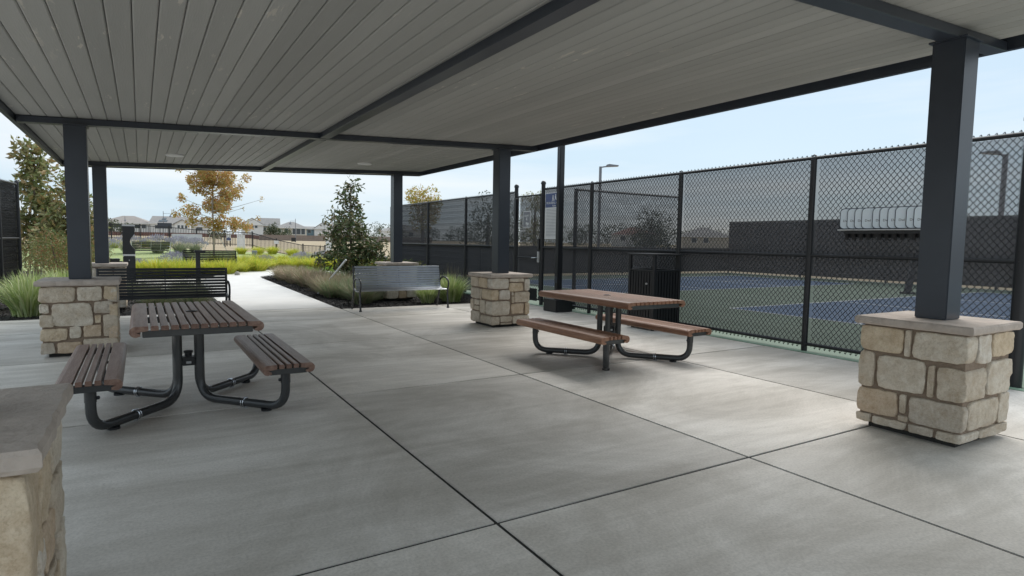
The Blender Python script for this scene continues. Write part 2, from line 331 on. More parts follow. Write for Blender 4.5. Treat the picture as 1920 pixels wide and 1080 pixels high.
# planting beds
def bed(name,poly,seed,nchip,z=-.028):
    o=polysheet(name,poly,-.11,z,M['mulch'],kind='structure')
    rnd=random.Random(seed); xs=[p[0] for p in poly]; ys=[p[1] for p in poly]
    def inside(x,y):
        c=False; n=len(poly)
        for i in range(n):
            x0,y0=poly[i]; x1,y1=poly[i-1]
            if (y0>y)!=(y1>y) and x<(x1-x0)*(y-y0)/(y1-y0)+x0: c=not c
        return c
    b=MB(); k=0
    while k<nchip:
        x=rnd.uniform(min(xs),max(xs)); y=rnd.uniform(min(ys),max(ys))
        if not inside(x,y): continue
        k+=1; l=rnd.uniform(.02,.055); w_=rnd.uniform(.01,.024); h=rnd.uniform(.004,.012)
        M3=Matrix.Rotation(rnd.uniform(0,6.28),3,'Z')@Matrix.Rotation(rnd.gauss(0,.35),3,'X')@Matrix.Rotation(rnd.gauss(0,.35),3,'Y')
        b.box((x,y,z+rnd.uniform(.0,.028)),(l,w_,h),ax=M3)
    c=b.build('bark_mulch',M['chip'],recalc=False); tag(c,'loose dark bark chips spread over the planting bed','bark mulch',kind='stuff'); return o
bed('planting_bed',[(3.645,13.015),(8.02,13.015),(8.02,24.0),(6.5,25.35),(5.3,26.2),(4.65,26.1),(4.0,25.1),(3.85,24.4)],1,14000)
bed('planting_bed',[(-12,13.395),(1.485,13.395),(1.505,16.9),(1.535,19.59),(-12,19.59)],2,13000)
bed('planting_bed',[(-12,24.81),(2.05,24.81),(2.95,27.4),(3.95,29.5),(5.2,30.4),(6.35,30.1),(7.4,29.0),(8.7,27.5),(12.1,25.7),(14,31.5),(-12,31.5)],3,2500)

# ---------------------------------------------------------------- courts
b=MB(); b.b2((8.14,-10,-.1),(27.9,22.5,0)); cs=tag(b.build('court_surface',M['green']),kind='structure')
b=MB(); b.b2((8.025,-8,-.1),(8.137,22.5,.004)); tag(b.build('court_edge_strip',M['strip']),kind='structure')
for (x0,y0) in ((12.0,3.55),(12.0,14.0),(12.0,-6.9)):
    x1,y1=x0+13.4,y0+6.1
    b=MB(); b.b2((x0,y0,-.02),(x1,y1,.004)); tag(b.build('court_playing_area',M['blue']),kind='structure')
    b=MB(); t=.05; z0,z1=.0,.008
    for (a,c,d,e) in ((x0,y0,x1,y0+t),(x0,y1-t,x1,y1),(x0,y0+t,x0+t,y1-t),(x1-t,y0+t,x1,y1-t),(x0+4.57,y0+t,x0+4.62,y1-t),(x0+8.78,y0+t,x0+8.83,y1-t),(x0+t,y0+3.02,x0+4.57,y0+3.07),(x0+8.83,y0+3.02,x1-t,y0+3.07)):
        b.b2((a,c,z0),(d,e,z1))
    tag(b.build('court_lines',M['line']),kind='structure')

# ---------------------------------------------------------------- chain link
def screen_mat():
    m=bpy.data.materials.new('windscreen_mesh'); m.use_nodes=True; t=m.node_tree; t.nodes.clear(); N=t.nodes.new; K=t.links.new
    o=N('ShaderNodeOutputMaterial'); d=N('ShaderNodeBsdfDiffuse'); d.inputs[0].default_value=(.245,.245,.265,1)
    tr=N('ShaderNodeBsdfTransparent'); mx=N('ShaderNodeMixShader'); mx.inputs[0].default_value=.52
    K(tr.outputs[0],mx.inputs[1]); K(d.outputs[0],mx.inputs[2]); K(mx.outputs[0],o.inputs['Surface'])
    return m
M['screen']=screen_mat()
def absorb_mat():
    m=bpy.data.materials.new('windscreen_weave'); m.use_nodes=True; t=m.node_tree; t.nodes.clear(); N=t.nodes.new; K=t.links.new
    o=N('ShaderNodeOutputMaterial'); a=N('ShaderNodeVolumeAbsorption'); a.inputs[0].default_value=(.0,.0,.0,1); a.inputs[1].default_value=19
    K(a.outputs[0],o.inputs['Volume']); return m
def screen_far():
    m=bpy.data.materials.new('dense_windscreen'); m.use_nodes=True; t=m.node_tree; t.nodes.clear(); N=t.nodes.new; K=t.links.new
    o=N('ShaderNodeOutputMaterial'); d=N('ShaderNodeBsdfDiffuse'); d.inputs[0].default_value=(.085,.080,.080,1)
    tr=N('ShaderNodeBsdfTransparent'); mx=N('ShaderNodeMixShader'); mx.inputs[0].default_value=.992
    K(tr.outputs[0],mx.inputs[1]); K(d.outputs[0],mx.inputs[2]); K(mx.outputs[0],o.inputs['Surface'])
    return m
M['screenfar']=screen_far(); M['absorb']=absorb_mat()
PX,PZ=.074,.088
_cl={}
def chain_mesh(length,z0,z1,r=.0047):
    key=(round(length,3),z0,z1)
    if key in _cl: return _cl[key]
    b=MB(); n=int(length/PX); rnd=random.Random(3)
    # each wire zigzags along one half-pitch; neighbours interlock at the knuckles
    for i in range(n*2):
        x0=i*PX/2; zz=z0; pts=[]; k=0
        while zz<=z1+1e-6:
            s=(k+i)%2; x=x0+(PX/2 if s else 0); dx=.004 if s else -.004
            yy=.005 if (k//2)%2 else -.005
            pts.append((x-dx*0.0,yy*(1 if s else -1),zz)); zz+=PZ/2; k+=1
        if i%2==0:
            pass
        # draw with triangular section
        base=len(b.v)
        for (x,y,z) in pts:
            b.v+=[(x-r,y-r*.6,z),(x+r,y-r*.6,z),(x,y+r,z)]
        for q in range(len(pts)-1):
            o=base+q*3
            for e in range(3): e2=(e+1)%3; b.f.append((o+e,o+e2,o+3+e2,o+3+e))
        if i%2==0:
            for s_,zb in ((1,z1),(-1,z0)):   # twisted barbs
                b.f.append((len(b.v),len(b.v)+1,len(b.v)+2)); b.v+=[(x0-.008,0,zb),(x0+.010,0,zb),(x0+.004,.004,zb+s_*.022)]
                b.f.append((len(b.v),len(b.v)+1,len(b.v)+2)); b.v+=[(x0+.012,0,zb),(x0+.028,0,zb),(x0+.010,-.004,zb+s_*.019)]
    me=b.mesh('chain_link',recalc=False); me.materials.append(M['vinyl']); _cl[key]=me; return me
# zigzag wires that share a column would coincide, so only one wire per half pitch column is drawn
def fence_panels(root,posts,axis,z0=.06,z1=2.79,screen=True,rails=(.10,1.38,2.76),side=.045,sm='screen',chain=True,rr=.026,mat_='black'):
    """posts: list of coordinates along the axis ('y' or 'x') in the root's frame"""
    for a,c in zip(posts[:-1],posts[1:]):
        Lg=c-a
        if chain:
            me=chain_mesh(round(Lg-.06,2),z0,z1); o=link('chain_link',me,None,root); tag(o,kind='stuff')
            o.location=(0,a+.03,0) if axis=='y' else (a+.03,0,0)
            o.rotation_euler=(0,0,R(90) if axis=='y' else 0)
        if screen:
            b=MB()
            n=10
            for i in range(n):
                for k,(za,zc) in enumerate(((z0+.05,1.36),(1.37,z1-.05))):
                    pass
            zs=[z0+.05+(z1-.1-z0)*i/8 for i in range(9)]; xs=[a+Lg*i/12 for i in range(13)]
            idx={}
            for i,x in enumerate(xs):
                for j,z in enumerate(zs):
                    off=side+.010*noise.noise(Vector((x*1.7,z*1.3,3)))
                    idx[i,j]=len(b.v); b.v.append((off,x,z) if axis=='y' else (x,off,z))
            for i in range(12):
                for j in range(8): b.f.append((idx[i,j],idx[i+1,j],idx[i+1,j+1],idx[i,j+1]))
            b.build('windscreen',M[sm],root,smooth=True)
            if sm=='screen':
                b=MB(); e=side+.015
                if axis=='y': b.b2((e,a+.0005,z0+.05),(e+.02,c-.0005,z1-.05))
                else: b.b2((a+.0005,e,z0+.05),(c-.0005,e+.02,z1-.05))
                b.build('windscreen_weave',M['absorb'],root)
        for z in rails:
            b=MB(); p,q=((0,a,z),(0,c,z)) if axis=='y' else ((a,0,z),(c,0,z))
            p=(p[0]-.0,p[1],p[2]); b.tube([p,q],rr,8); b.build('rail',M[mat_],root,smooth=True)
def post(root,x,y,h,r=.042,cap='loop',zb=0,mat_='black'):
    b=MB(); b.tube([(x,y,zb),(x,y,h)],r,12)
    if cap=='dome': b.lathe((x,y,h),[(r*1.25,-.02),(r*1.25,.01),(r,.04),(r*.5,.06),(.004,.065)],12)
    o=b.build('post',M[mat_],root,smooth=True)
    if cap=='loop':
        c=MB(); c.tube([(x-.03,y,h-.03+.04*math.sin(t)),(x,y,h),(x+.03,y,h-.03)] if 0 else [(x,y-.03,h-.02),(x,y-.028,h+.03),(x,y,h+.045),(x,y+.028,h+.03),(x,y+.03,h-.02)],.012,6)
        c.build('post_cap',M[mat_],o,smooth=True)
    for z in (.55,1.38,2.0):
        if z<h:
            t_=MB(); t_.tube([(x-r*1.1*1.1,y,z),(x,y+r*1.2,z),(x+r*1.2,y,z+.01),(x,y-r*1.2,z)],.004,4,closed=True); t_.build('tie_wire',M['galv'] if 0 else M[mat_],o)
    return o
FX=8.2
f1=empty('court_fence',(FX,0,0),label='tall black chain link fence with dark windscreen along the right side of the plaza',cat='fence')
YP=[2.74,5.23,7.72,10.21,12.04]; YP2=[13.25,16.06,18.81,22.3]
fence_panels(f1,YP,'y'); fence_panels(f1,YP2,'y')
for y in YP[1:-1]+YP2[1:]: post(f1,0,y,2.76)
post(f1,0,12.04,2.90,.05,'dome'); post(f1,0,13.25,2.90,.05,'dome'); post(f1,0,2.74,2.92,.075,'dome')
# north, east and divider fences inside the courts
f2=empty('court_fence',(0,22.3,0),label='low dark screened fence across the far end of the pickleball courts',cat='fence')
fence_panels(f2,[8.25,12.1,16,19.9,23.8,27.6],'x',z1=1.35,rails=(1.33,),sm='screenfar',chain=False)
for x in (12.1,16,19.9,23.8): post(f2,x,0,1.36,.03,None)
f3=empty('court_fence',(27.6,0,0),label='tall dark screened fence along the far side of the blue courts',cat='fence')
fence_panels(f3,[-6,-2,2,6,10,14,18,22.3],'y',z1=2.8,rails=(2.78,),side=-.05,sm='screenfar',chain=False)
for y in (2,6,10,14,18,22.3): post(f3,0,y,2.8,.04,None)
f4=empty('divider_fence',(0,11.05,0),label='short chain link divider fence running into the courts behind the trash can',cat='fence')
fence_panels(f4,[8.42,11.72],'x',z1=2.72,screen=False,rails=(1.36,2.70))
post(f4,8.42,0,2.72,.045,None); post(f4,11.72,0,2.72,.03,None)
f5=empty('court_fence',(-2.66,19.98,0),R(-8.5),label='black chain link fence corner at the left edge beside the tall magnolia',cat='fence')
fence_panels(f5,[-3.8,-2.54,-1.27,0],'y',side=-.05); 
for y in (-3.8,-2.54,-1.27,0): post(f5,0,y,2.80,.04,'dome')
f6=empty('court_fence',(0,19.95,0),label='black chain link fence running left behind the left fence corner',cat='fence')
fence_panels(f6,[-8,-5.4,-2.72],'x')
for x in (-8,-5.4): post(f6,x,0,2.78,.04,'dome')

# gate
g=empty('court_gate',(FX,0,0),label='black chain link court gate with silver lever and grey number sign',cat='gate')
b=MB()
for z in (.12,1.12,2.64): b.tube([(0,12.13,z),(0,13.16,z)],.022,8)
for y in (12.13,13.16): b.tube([(0,y,.10),(0,y,2.66)],.022,8)
b.build('gate_frame',M['black'],g,smooth=True)
me=chain_mesh(.98,.12,2.64); o=tag(link('chain_link',me,None,g),kind='stuff'); o.location=(0,12.15,0); o.rotation_euler=(0,0,R(90))
b=MB(); b.add([(.045,12.15,.42),(.045,13.14,.42),(.045,13.14,2.62),(.045,12.15,2.62)],[(0,1,2,3)]); b.build('windscreen',M['screen'],g)
b=MB(); b.b2((.06,12.15,.42),(.08,13.14,2.62)); b.build('windscreen_weave',M['absorb'],g)
b=MB(); b.b2((-.035,12.2,.08),(-.015,13.08,.38)); b.build('kick_plate',M['black'],g,bevel=.004)
b=MB(); b.b2((-.05,12.12,1.02),(.0,12.19,1.28)); lp=b.build('lock_plate',M['silver'],g,bevel=.006)
b=MB(); b.tube([(-.05,12.16,1.13),(-.10,12.17,1.13),(-.105,12.34,1.12)],.013,8); b.build('lever',M['galv'],lp,smooth=True)
b=MB(); b.b2((-.06,13.18,2.05),(.02,13.27,2.6)); b.build('closer_box',M['black'],g,bevel=.01)
b=MB(); b.b2((-.06,12.1,1.32),(.02,12.17,1.6)); b.build('strike_box',M['black'],g,bevel=.006)

# signs on the fence
def plate(name,w_,h,th,m,label,cat,loc,rad=.02):
    b=MB(); pts=[]
    for cx,cz,a0 in ((w_/2-rad,h/2-rad,0),(-w_/2+rad,h/2-rad,90),(-w_/2+rad,-h/2+rad,180),(w_/2-rad,-h/2+rad,270)):
        for k in range(4): a=R(a0+30*k); pts.append((cx+rad*math.cos(a),cz+rad*math.sin(a)))
    b.prism(pts,-th/2,th/2,'x'); o=b.build(name,m); o.location=loc; tag(o,label,cat); return o
def on_face(o,name,me,m,y,z,off):   # flat print on the -X face of a sign; +y is left in the picture
    c=link(name,me,m,o); c.matrix_local=Matrix(((0,0,-1,-off),(-1,0,0,y),(0,1,0,z),(0,0,0,1))); return c
gs=plate('gate_sign',.33,.40,.008,M['white'],'small grey sign with white border and number 4 on the court gate','sign',(8.12,12.62,2.06))
b=MB(); pts=[(-.15,-.185),(.15,-.185),(.15,.185),(-.15,.185)]; b.prism(pts,-.0055,-.0045,'x'); b.build('sign_field',M['grey'],gs)
on_face(gs,'lettering',text_mesh('COURT',.062),M['white'],0,.085,.0065); on_face(gs,'lettering',text_mesh('4',.14),M['white'],.0,.0,.0065)
b=MB(); 
for (y,z,r_) in ((-.03,-.10,.026),(-.075,-.12,.03)):
    b.lathe((0,0,0),[(.001,0),(.001,0)],3)
b=MB()
for (y,z,r_) in ((.01,-.10,.026),(-.06,-.115,.032)):
    pts=[(y+r_*math.cos(R(a)),z+r_*1.2*math.sin(R(a))) for a in range(0,360,30)]; b.prism(pts,-.0065,-.0056,'x'); b.prism([(y-.008,z-.07),(y+.008,z-.07),(y+.008,z-.03),(y-.008,z-.03)],-.0065,-.0056,'x')
b.build('paddle_symbol',M['white'],gs)
rs=plate('rules_sign',.72,1.06,.008,M['white'],'tall white court rules sign with blue header half hidden by the black light pole','sign',(8.11,11.45,2.11),rad=.01)
b=MB(); b.b2((-.0058,-.35,.20),(-.0045,.35,.52)); b.build('sign_header',M['navy'],rs)
on_face(rs,'lettering',text_mesh('PICKLEBALL COURT',.068),M['white'],0,.30,.0068); on_face(rs,'lettering',text_mesh('Rules',.06),M['white'],0,.235,.0068)
b=MB()
for (y,z) in ((.05,.40),(-.05,.42)):
    pts=[(y+.02*math.cos(R(a)),z+.055+.02*math.sin(R(a))) for a in range(0,360,45)]; b.prism(pts,-.0068,-.006,'x')
    b.prism([(y-.022,z-.02),(y+.02,z-.02),(y+.028,z+.03),(y-.018,z+.03)],-.0068,-.006,'x')
    b.prism([(y-.05,z-.06),(y-.035,z-.065),(y+.0,z-.02),(y-.02,z-.02)],-.0068,-.006,'x'); b.prism([(y+.03,z-.065),(y+.045,z-.06),(y+.018,z-.02),(y,z-.02)],-.0068,-.006,'x')
b.build('player_symbol',M['white'],rs)
b=MB(); rnd=random.Random(5)
for i in range(19):
    z=.155-i*.034; l=rnd.uniform(.42,.60); b.prism([(.31,z),(.31-l,z),(.31-l,z+.010),(.31,z+.010)],-.0055,-.0045,'x')
tag(b.build('fine_print',M['ink'],rs),kind='stuff')

# ---------------------------------------------------------------- pavilion
XL,XR=-.664,5.559; Y1,Y2,Y3=2.40,9.50,14.74
def zr(x): return 2.856+(x-XL)/(XR-XL)*.276
RX0,RX1,RY0,RY1=-1.30,6.34,-.5,15.16
pav=empty('pavilion',(2.45,6,0),label='open park pavilion with slate blue steel posts and grey board ceiling',cat='pavilion')
def pbuild(b,name,m,parent=None,**k):
    o=b.build(name,m,parent or pav,**k)
    if parent is None: o.location=(-2.45,-6,0)
    return o
cw=.233
for (x,y) in ((XL,Y1),(XR,Y1),(XL,Y2),(XR,Y2),(XL,Y3),(XR,Y3)):
    b=MB(); b.b2((x-cw/2,y-cw/2,.938),(x+cw/2,y+cw/2,zr(x)+.002)); c=pbuild(b,'steel_column',M['steel'],bevel=.006,seg=2)
    b=MB(); b.b2((x-cw/2-.02,y-cw/2-.02,zr(x)-.002),(x+cw/2+.02,y+cw/2+.02,zr(x)+.012)); q=b.build('cap_plate',M['steel'],c)
BH=.078
tilt=(zr(1)-zr(0))
def sbeam(x0,y0,x1,y1,wd,h,name,dz=0):
    b=MB(); b.beam((x0,y0,zr(x0)+h/2+.012+dz),(x1,y1,zr(x1)+h/2+.012+dz),wd,h); return pbuild(b,name,M['steel'],bevel=.004)
for y in (Y1,Y2,Y3): sbeam(RX0+.06,y,RX1-.06,y,.15,BH,'cross_beam')
XM=2.41
ys=[RY0-.02,Y1,Y2,Y3,RY1-.04]
for a,c in zip(ys[:-1],ys[1:]): sbeam(XM,a+.1,XM,c-.1,.14,BH,'ridge_beam',dz=.001)
# edge channels
for x,s in ((RX0,1),(RX1,-1)):
    b=MB(); b.beam((x+s*.025,RY0,zr(x)+.08),(x+s*.025,RY1,zr(x)+.08),.05,.12); pbuild(b,'edge_channel',M['steel'])
for y,s in ((RY0,1),(RY1,-1)):
    b=MB(); b.beam((RX0+.05,y+s*.02,zr(RX0+.05)+.08),(RX1-.05,y+s*.02,zr(RX1-.05)+.08),.04,.12); pbuild(b,'edge_channel',M['steel'])
# boards of the ceiling
pw=.1545; n=int((RX1-RX0-.1)/pw); off=BH+.016
def plank_mesh():
    b=MB(); h=pw/2-.0025; y0,y1=RY0+.045,RY1-.045
    prof=[(-h,.035),(h,.035),(h,.008),(h-.009,0),(-h+.009,0),(-h,.008)]
    b.prism(prof,y0,y1,'y'); return b.mesh('ceiling_board')
pme=plank_mesh(); pme.materials.append(M['plank'])
for i in range(n+1):
    x=RX0+.13+pw*i
    if x>RX1-.11: break
    o=link('ceiling_board',pme,None,pav,(x-2.45,-6,zr(x)+off+.0)); o.rotation_euler=(0,-math.atan(tilt),0)
b=MB(); b.beam((RX0+.02,(RY0+RY1)/2,zr(RX0)+off+.075),(RX1-.02,(RY0+RY1)/2,zr(RX1)+off+.075),RY1-RY0-.1,.05); pbuild(b,'roof_deck',M['roofg'])
for (x,y) in ((.58,13.0),(4.24,13.2)):
    b=MB(); z=zr(x)+off; b.lathe((x,y,z),[(.09,-.012),(.14,-.030),(.155,-.018),(.155,.004)],24); o=pbuild(b,'ceiling_light',M['white'],smooth=True)
    b=MB(); b.lathe((x,y,z),[(.088,-.026),(.088,-.010)],20); b.build('diffuser',M['white'],o)

# ---------------------------------------------------------------- stone piers
def stone_mesh(u0,v0,u1,v1,prot,seed,depth=None,corner=0,n=28):
    """stone in a face frame: x along the face, z up, y outwards (front at +prot)"""
    w_,h=(u1-u0)/2,(v1-v0)/2; cu,cv=(u0+u1)/2,(v0+v1)/2; pex=9; rnd=random.Random(seed)
    sk=[rnd.uniform(-.07,.07) for _ in range(4)]
    b=MB(); rings=[(1.0,-.03),(1.0,prot*.55),(.985,prot*.88),(.95,prot),(.78,prot*1.03),(.52,prot*1.04),(.26,prot*1.04)]
    if depth: rings=[(1.0,-depth),(1.0,-depth*.55),(1.01,0)]+rings[1:]
    for ri,(s,y) in enumerate(rings):
        for k in range(n):
            a=2*math.pi*(k+.5)/n; ca,sa=math.cos(a),math.sin(a)
            r=(abs(ca)**pex+abs(sa)**pex)**(-1/pex); x=ca*r; z=sa*r
            x2=x+sk[0]*z*.6+sk[1]*x*z*.5; z2=z+sk[2]*x*.5+sk[3]*x*z*.4
            amp=min(.010,.16*min(w_,h)); nn=noise.noise(Vector((x*w_*14+seed*3.1,z*h*14+seed,y*12)))*amp
            nn2=noise.noise(Vector((x*w_*30+seed,z*h*30,seed*2.)))*amp*.5
            px=cu+w_*x2*s+nn*(ca)+nn2*ca; pz=cv+h*z2*s+nn*sa+nn2*sa
            fr_=noise.noise(Vector((px*13+seed,pz*13,seed*1.3)))*.010+noise.noise(Vector((px*34+seed,pz*34,seed*2.3)))*.006
            py=y+(fr_ if ri>=len(rings)-4 else (fr_*.6 if ri==len(rings)-5 else nn*.4))
            if depth and corner and ri<3 and x*corner>.5: px=px+corner*.0
            b.v.append((px,py,pz))
    m_=len(rings)
    for i in range(m_-1):
        for k in range(n): k2=(k+1)%n; b.f.append((i*n+k,i*n+k2,(i+1)*n+k2,(i+1)*n+k))
    c=len(b.v); b.v.append((cu,prot*1.05+rnd.uniform(-.003,.004),cv)); o=(m_-1)*n
    for k in range(n): b.f.append((o+k,o+(k+1)%n,c))
    me=b.mesh('stone',smooth=False)
    for p in me.polygons: p.use_smooth=True
    return me
PSZ=.371; PH=.862; PZ0=.045     # mortar core half width, stone height, gap under
def pier(x,y,label,layouts,loc_z=0):
    p=empty('stone_pier',(x,y,0),label=label,cat='stone pier',group='stone piers under the pavilion posts')
    b=MB(); b.b2((-PSZ,-PSZ,.05),(PSZ,PSZ,.872)); b.build('mortar_core',M['mortar'],p)
    b=MB(); b.b2((-PSZ+.05,-PSZ+.05,.0),(PSZ-.05,PSZ-.05,.05)); b.build('footing',M['joint'],p)
    # cap: eight mitred wedges
    c=.431; zt,zb=.936,.872; rnd=random.Random(int(x*10+y*7))
    P=[(-c,-c),(0,-c),(c,-c),(c,0),(c,c),(0,c),(-c,c),(-c,0)]
    for k in range(8):
        a=Vector(P[k]); d=Vector(P[(k+1)%8]); ctr=Vector((0,0)); g_=.0035
        cen=(a+d)/3; q=[cen+(v-cen)*.995 for v in (ctr,a,d)]
        e=(q[2]-q[1]); nrm=Vector((e.y,-e.x)).normalized()
        outer=[q[1]+e*t/8+nrm*(rnd.uniform(-.006,.004) if 0<t<8 else 0) for t in range(9)]
        mbb=MB(); n_=len(outer); vs=[]
        for (z,ins) in ((zb,.012),(zb+.016,.0),(zt-.014,.0),(zt,.010)):
            for v in outer:
                if abs(abs(v.x)-abs(v.y))<.004: vs.append((v.x-math.copysign(ins,v.x),v.y-math.copysign(ins,v.y),z))
                else: j_=ins+rnd.uniform(0,.003); vs.append((v.x-nrm.x*j_,v.y-nrm.y*j_,z))
            vs.append((q[0].x,q[0].y,z))
        m_=n_+1; fs=[tuple(range(m_))[::-1],tuple(3*m_+i for i in range(m_))]
        for r_ in range(3):
            for i in range(m_): j=(i+1)%m_; fs.append((r_*m_+i,r_*m_+j,(r_+1)*m_+j,(r_+1)*m_+i))
        mbb.add(vs,fs); mbb.build('cap_slab',M['cap'],p)
    S=2*PSZ; sd0=int(abs(x)*100+abs(y)*10)
    frames={'S':Matrix(((1,0,0,-PSZ),(0,-1,0,-PSZ),(0,0,1,0),(0,0,0,1))),   # faces -Y, u to +X
            'W':Matrix(((0,-1,0,-PSZ),(-1,0,0,PSZ),(0,0,1,0),(0,0,0,1))),   # faces -X, u to -Y
            'E':Matrix(((0,1,0,PSZ),(1,0,0,-PSZ),(0,0,1,0),(0,0,0,1))),     # faces +X, u to +Y
            'N':Matrix(((-1,0,0,PSZ),(0,1,0,PSZ),(0,0,1,0),(0,0,0,1)))}
    for face,stones in layouts.items():
        for i,s in enumerate(stones):
            u0,v0,u1,v1=s[:4]; opt=s[4] if len(s)>4 else None; ci=s[5] if len(s)>5 else (i*7+sd0+len(face)*3+ord(face))%6
            x0,x1=u0*S,u1*S
            if u0<=.005: x0=-.022
            if u1>=.995: x1=S+.022
            g_=.0035
            me=stone_mesh(x0+(g_ if u0>.005 else 0),PZ0+(1-v1)*(PH-PZ0)+g_,x1-(g_ if u1<.995 else 0),PZ0+(1-v0)*(PH-PZ0)-g_*.6,.023,sd0+i*13+ord(face),depth=opt*S if opt else None)
            me.materials.append(M['stone%d'%ci]); o=link('stone',me,None,p); o.matrix_local=frames[face]
R1W=[(0,0,.425,.26,None,2),(.435,.0,.50,.27,None,1),(.515,0,1,.27,.16,1),(0,.27,.14,.63,.1,0),(.165,.285,.655,.62,None,1),(.675,.31,.745,.62,None,0),(.765,.31,1,.62,.42,0),
     (0,.64,.40,.90,.1,4),(.42,.64,.49,.83,None,0),(.415,.85,.52,.91,None,0),(.51,.64,1,.90,.06,3),(0,.91,.13,1,.1,0),(.145,.915,.50,1,None,1),(.525,.915,.765,1,None,3),(.785,.91,1,1,.34,1)]
R1S=[(.19,0,.50,.27,None,5),(.52,0,1,.235,.1,2),(.46,.27,1,.60,.1,1),(.08,.62,.76,.89,None,0),(.79,.60,1,.90,.1,1),(.37,.905,1,1,.1,0)]
pier(XR,Y1,'nearest stone pier at right, blocky limestone, close to the chain link fence',{'W':R1W,'S':R1S})
R2S=[(0,.0,.44,.23,.18,5),(.46,.0,.86,.085,None,1),(.45,.10,.84,.29,None,2),(.88,.02,1,.28,.08,5),(0,.245,.16,.47,.45,2),(.18,.255,.48,.46,None,5),(.52,.30,.58,.38,None,1),(.52,.39,.60,.54,None,0),(.60,.30,1,.53,.1,0),
     (0,.49,.48,.80,.25,1),(.51,.55,.87,.78,None,4),(.90,.54,1,.80,.08,2),(0,.82,.20,1,.5,0),(.22,.82,.54,.95,None,0),(.22,.96,.54,1,None,0),(.56,.82,1,1,.1,1)]
R2W=[(0,.0,.37,.22,.1,0),(.39,.0,.80,.22,None,2),(0,.24,.42,.48,.1,3),(.44,.25,.53,.49,None,0),(0,.50,.14,.74,.08,0),(.16,.50,.42,.62,None,1),(.16,.64,.42,.74,None,0),(.44,.49,.72,.78,None,0),(0,.76,.45,1,.1,3)]
pier(XR,Y2,'middle right stone pier between the bench and the reddish picnic table',{'W':R2W,'S':R2S})
L2S=[(0,0,.455,.235,.1,0),(.475,0,.825,.22,None,1),(.845,.0,1,.21,.1,2),(0,.25,.10,.39,.08,1),(0,.41,.155,.60,.08,0),(.125,.245,.685,.60,None,1),(.70,.23,.975,.42,None,3),(.705,.44,.80,.565,None,2),(.82,.44,1,.78,.12,0),
     (0,.62,.335,.81,.1,2),(.355,.60,.52,.78,None,1),(.545,.585,.80,.77,None,4),(0,.83,.16,1,.1,3),(.18,.83,.52,1,None,4),(.54,.80,1,1,.1,0)]
GEN_E=[(0,.0,.3,.25,.1),(.32,.0,.72,.22),(.74,.0,1,.3,.1),(.0,.27,.2,.55,.08),(.22,.24,.7,.5),(.0,.57,.45,.82,.1),(.47,.52,.72,.8),(.74,.32,1,.6,.1),(.74,.62,1,.82,.08),(0,.84,.35,1,.1),(.37,.84,.7,1),(.72,.84,1,1,.1)]
pier(XL,Y2,'left stone pier standing between the dark bench and the weathered picnic table',{'S':L2S,'E':GEN_E})
L1S=[(0,0,.3,.40,None,0),(.32,0,.66,.30,None,1),(.68,0,1,.42,.22,2),(0,.42,.4,.75,None,3),(.42,.32,.66,.7,None,0),(.68,.44,1,.74,.12,4),(0,.77,.5,1,None,1),(.52,.76,1,1,.1,2)]
L1E=[(.24,.0,.60,.30,None,2),(.62,.0,1,.22,.1,1),(.14,.32,.30,.60,None,5),(.32,.32,.62,.52,None,4),(.64,.24,1,.5,.1,0),(.14,.62,.5,.8,None,1),(.32,.54,.62,.6,None,0),(.52,.62,.8,.84,None,2),(.82,.52,1,.8,.1,1),(.12,.82,.48,1,None,4),(.50,.86,.8,1,None,1),(.82,.82,1,1,.1,0)]
pier(XL,Y1,'stone pier cropped by the left frame edge, closest to the viewer',{'S':L1S,'E':L1E})
G3=[(0,.0,.38,.24,.12),(.4,.0,.75,.22),(.77,.0,1,.26,.1),(0,.26,.3,.5,.12),(.32,.24,.62,.48),(.64,.28,1,.5,.1),(0,.52,.45,.72,.2,1),(.47,.52,.58,.72,None,4),(.6,.52,.82,.7),(.84,.52,1,.72,.1),(0,.74,.38,1,.3,1),(.40,.74,.66,1,None,4),(.68,.74,1,.98,.1,5)]
pier(XR,Y3,'far right stone pier standing in dark mulch behind the slatted metal bench',{'S':G3,'W':GEN_E})
pier(XL,Y3,'far left stone pier behind the dark slatted bench near the drinking fountain',{'S':G3,'E':GEN_E})

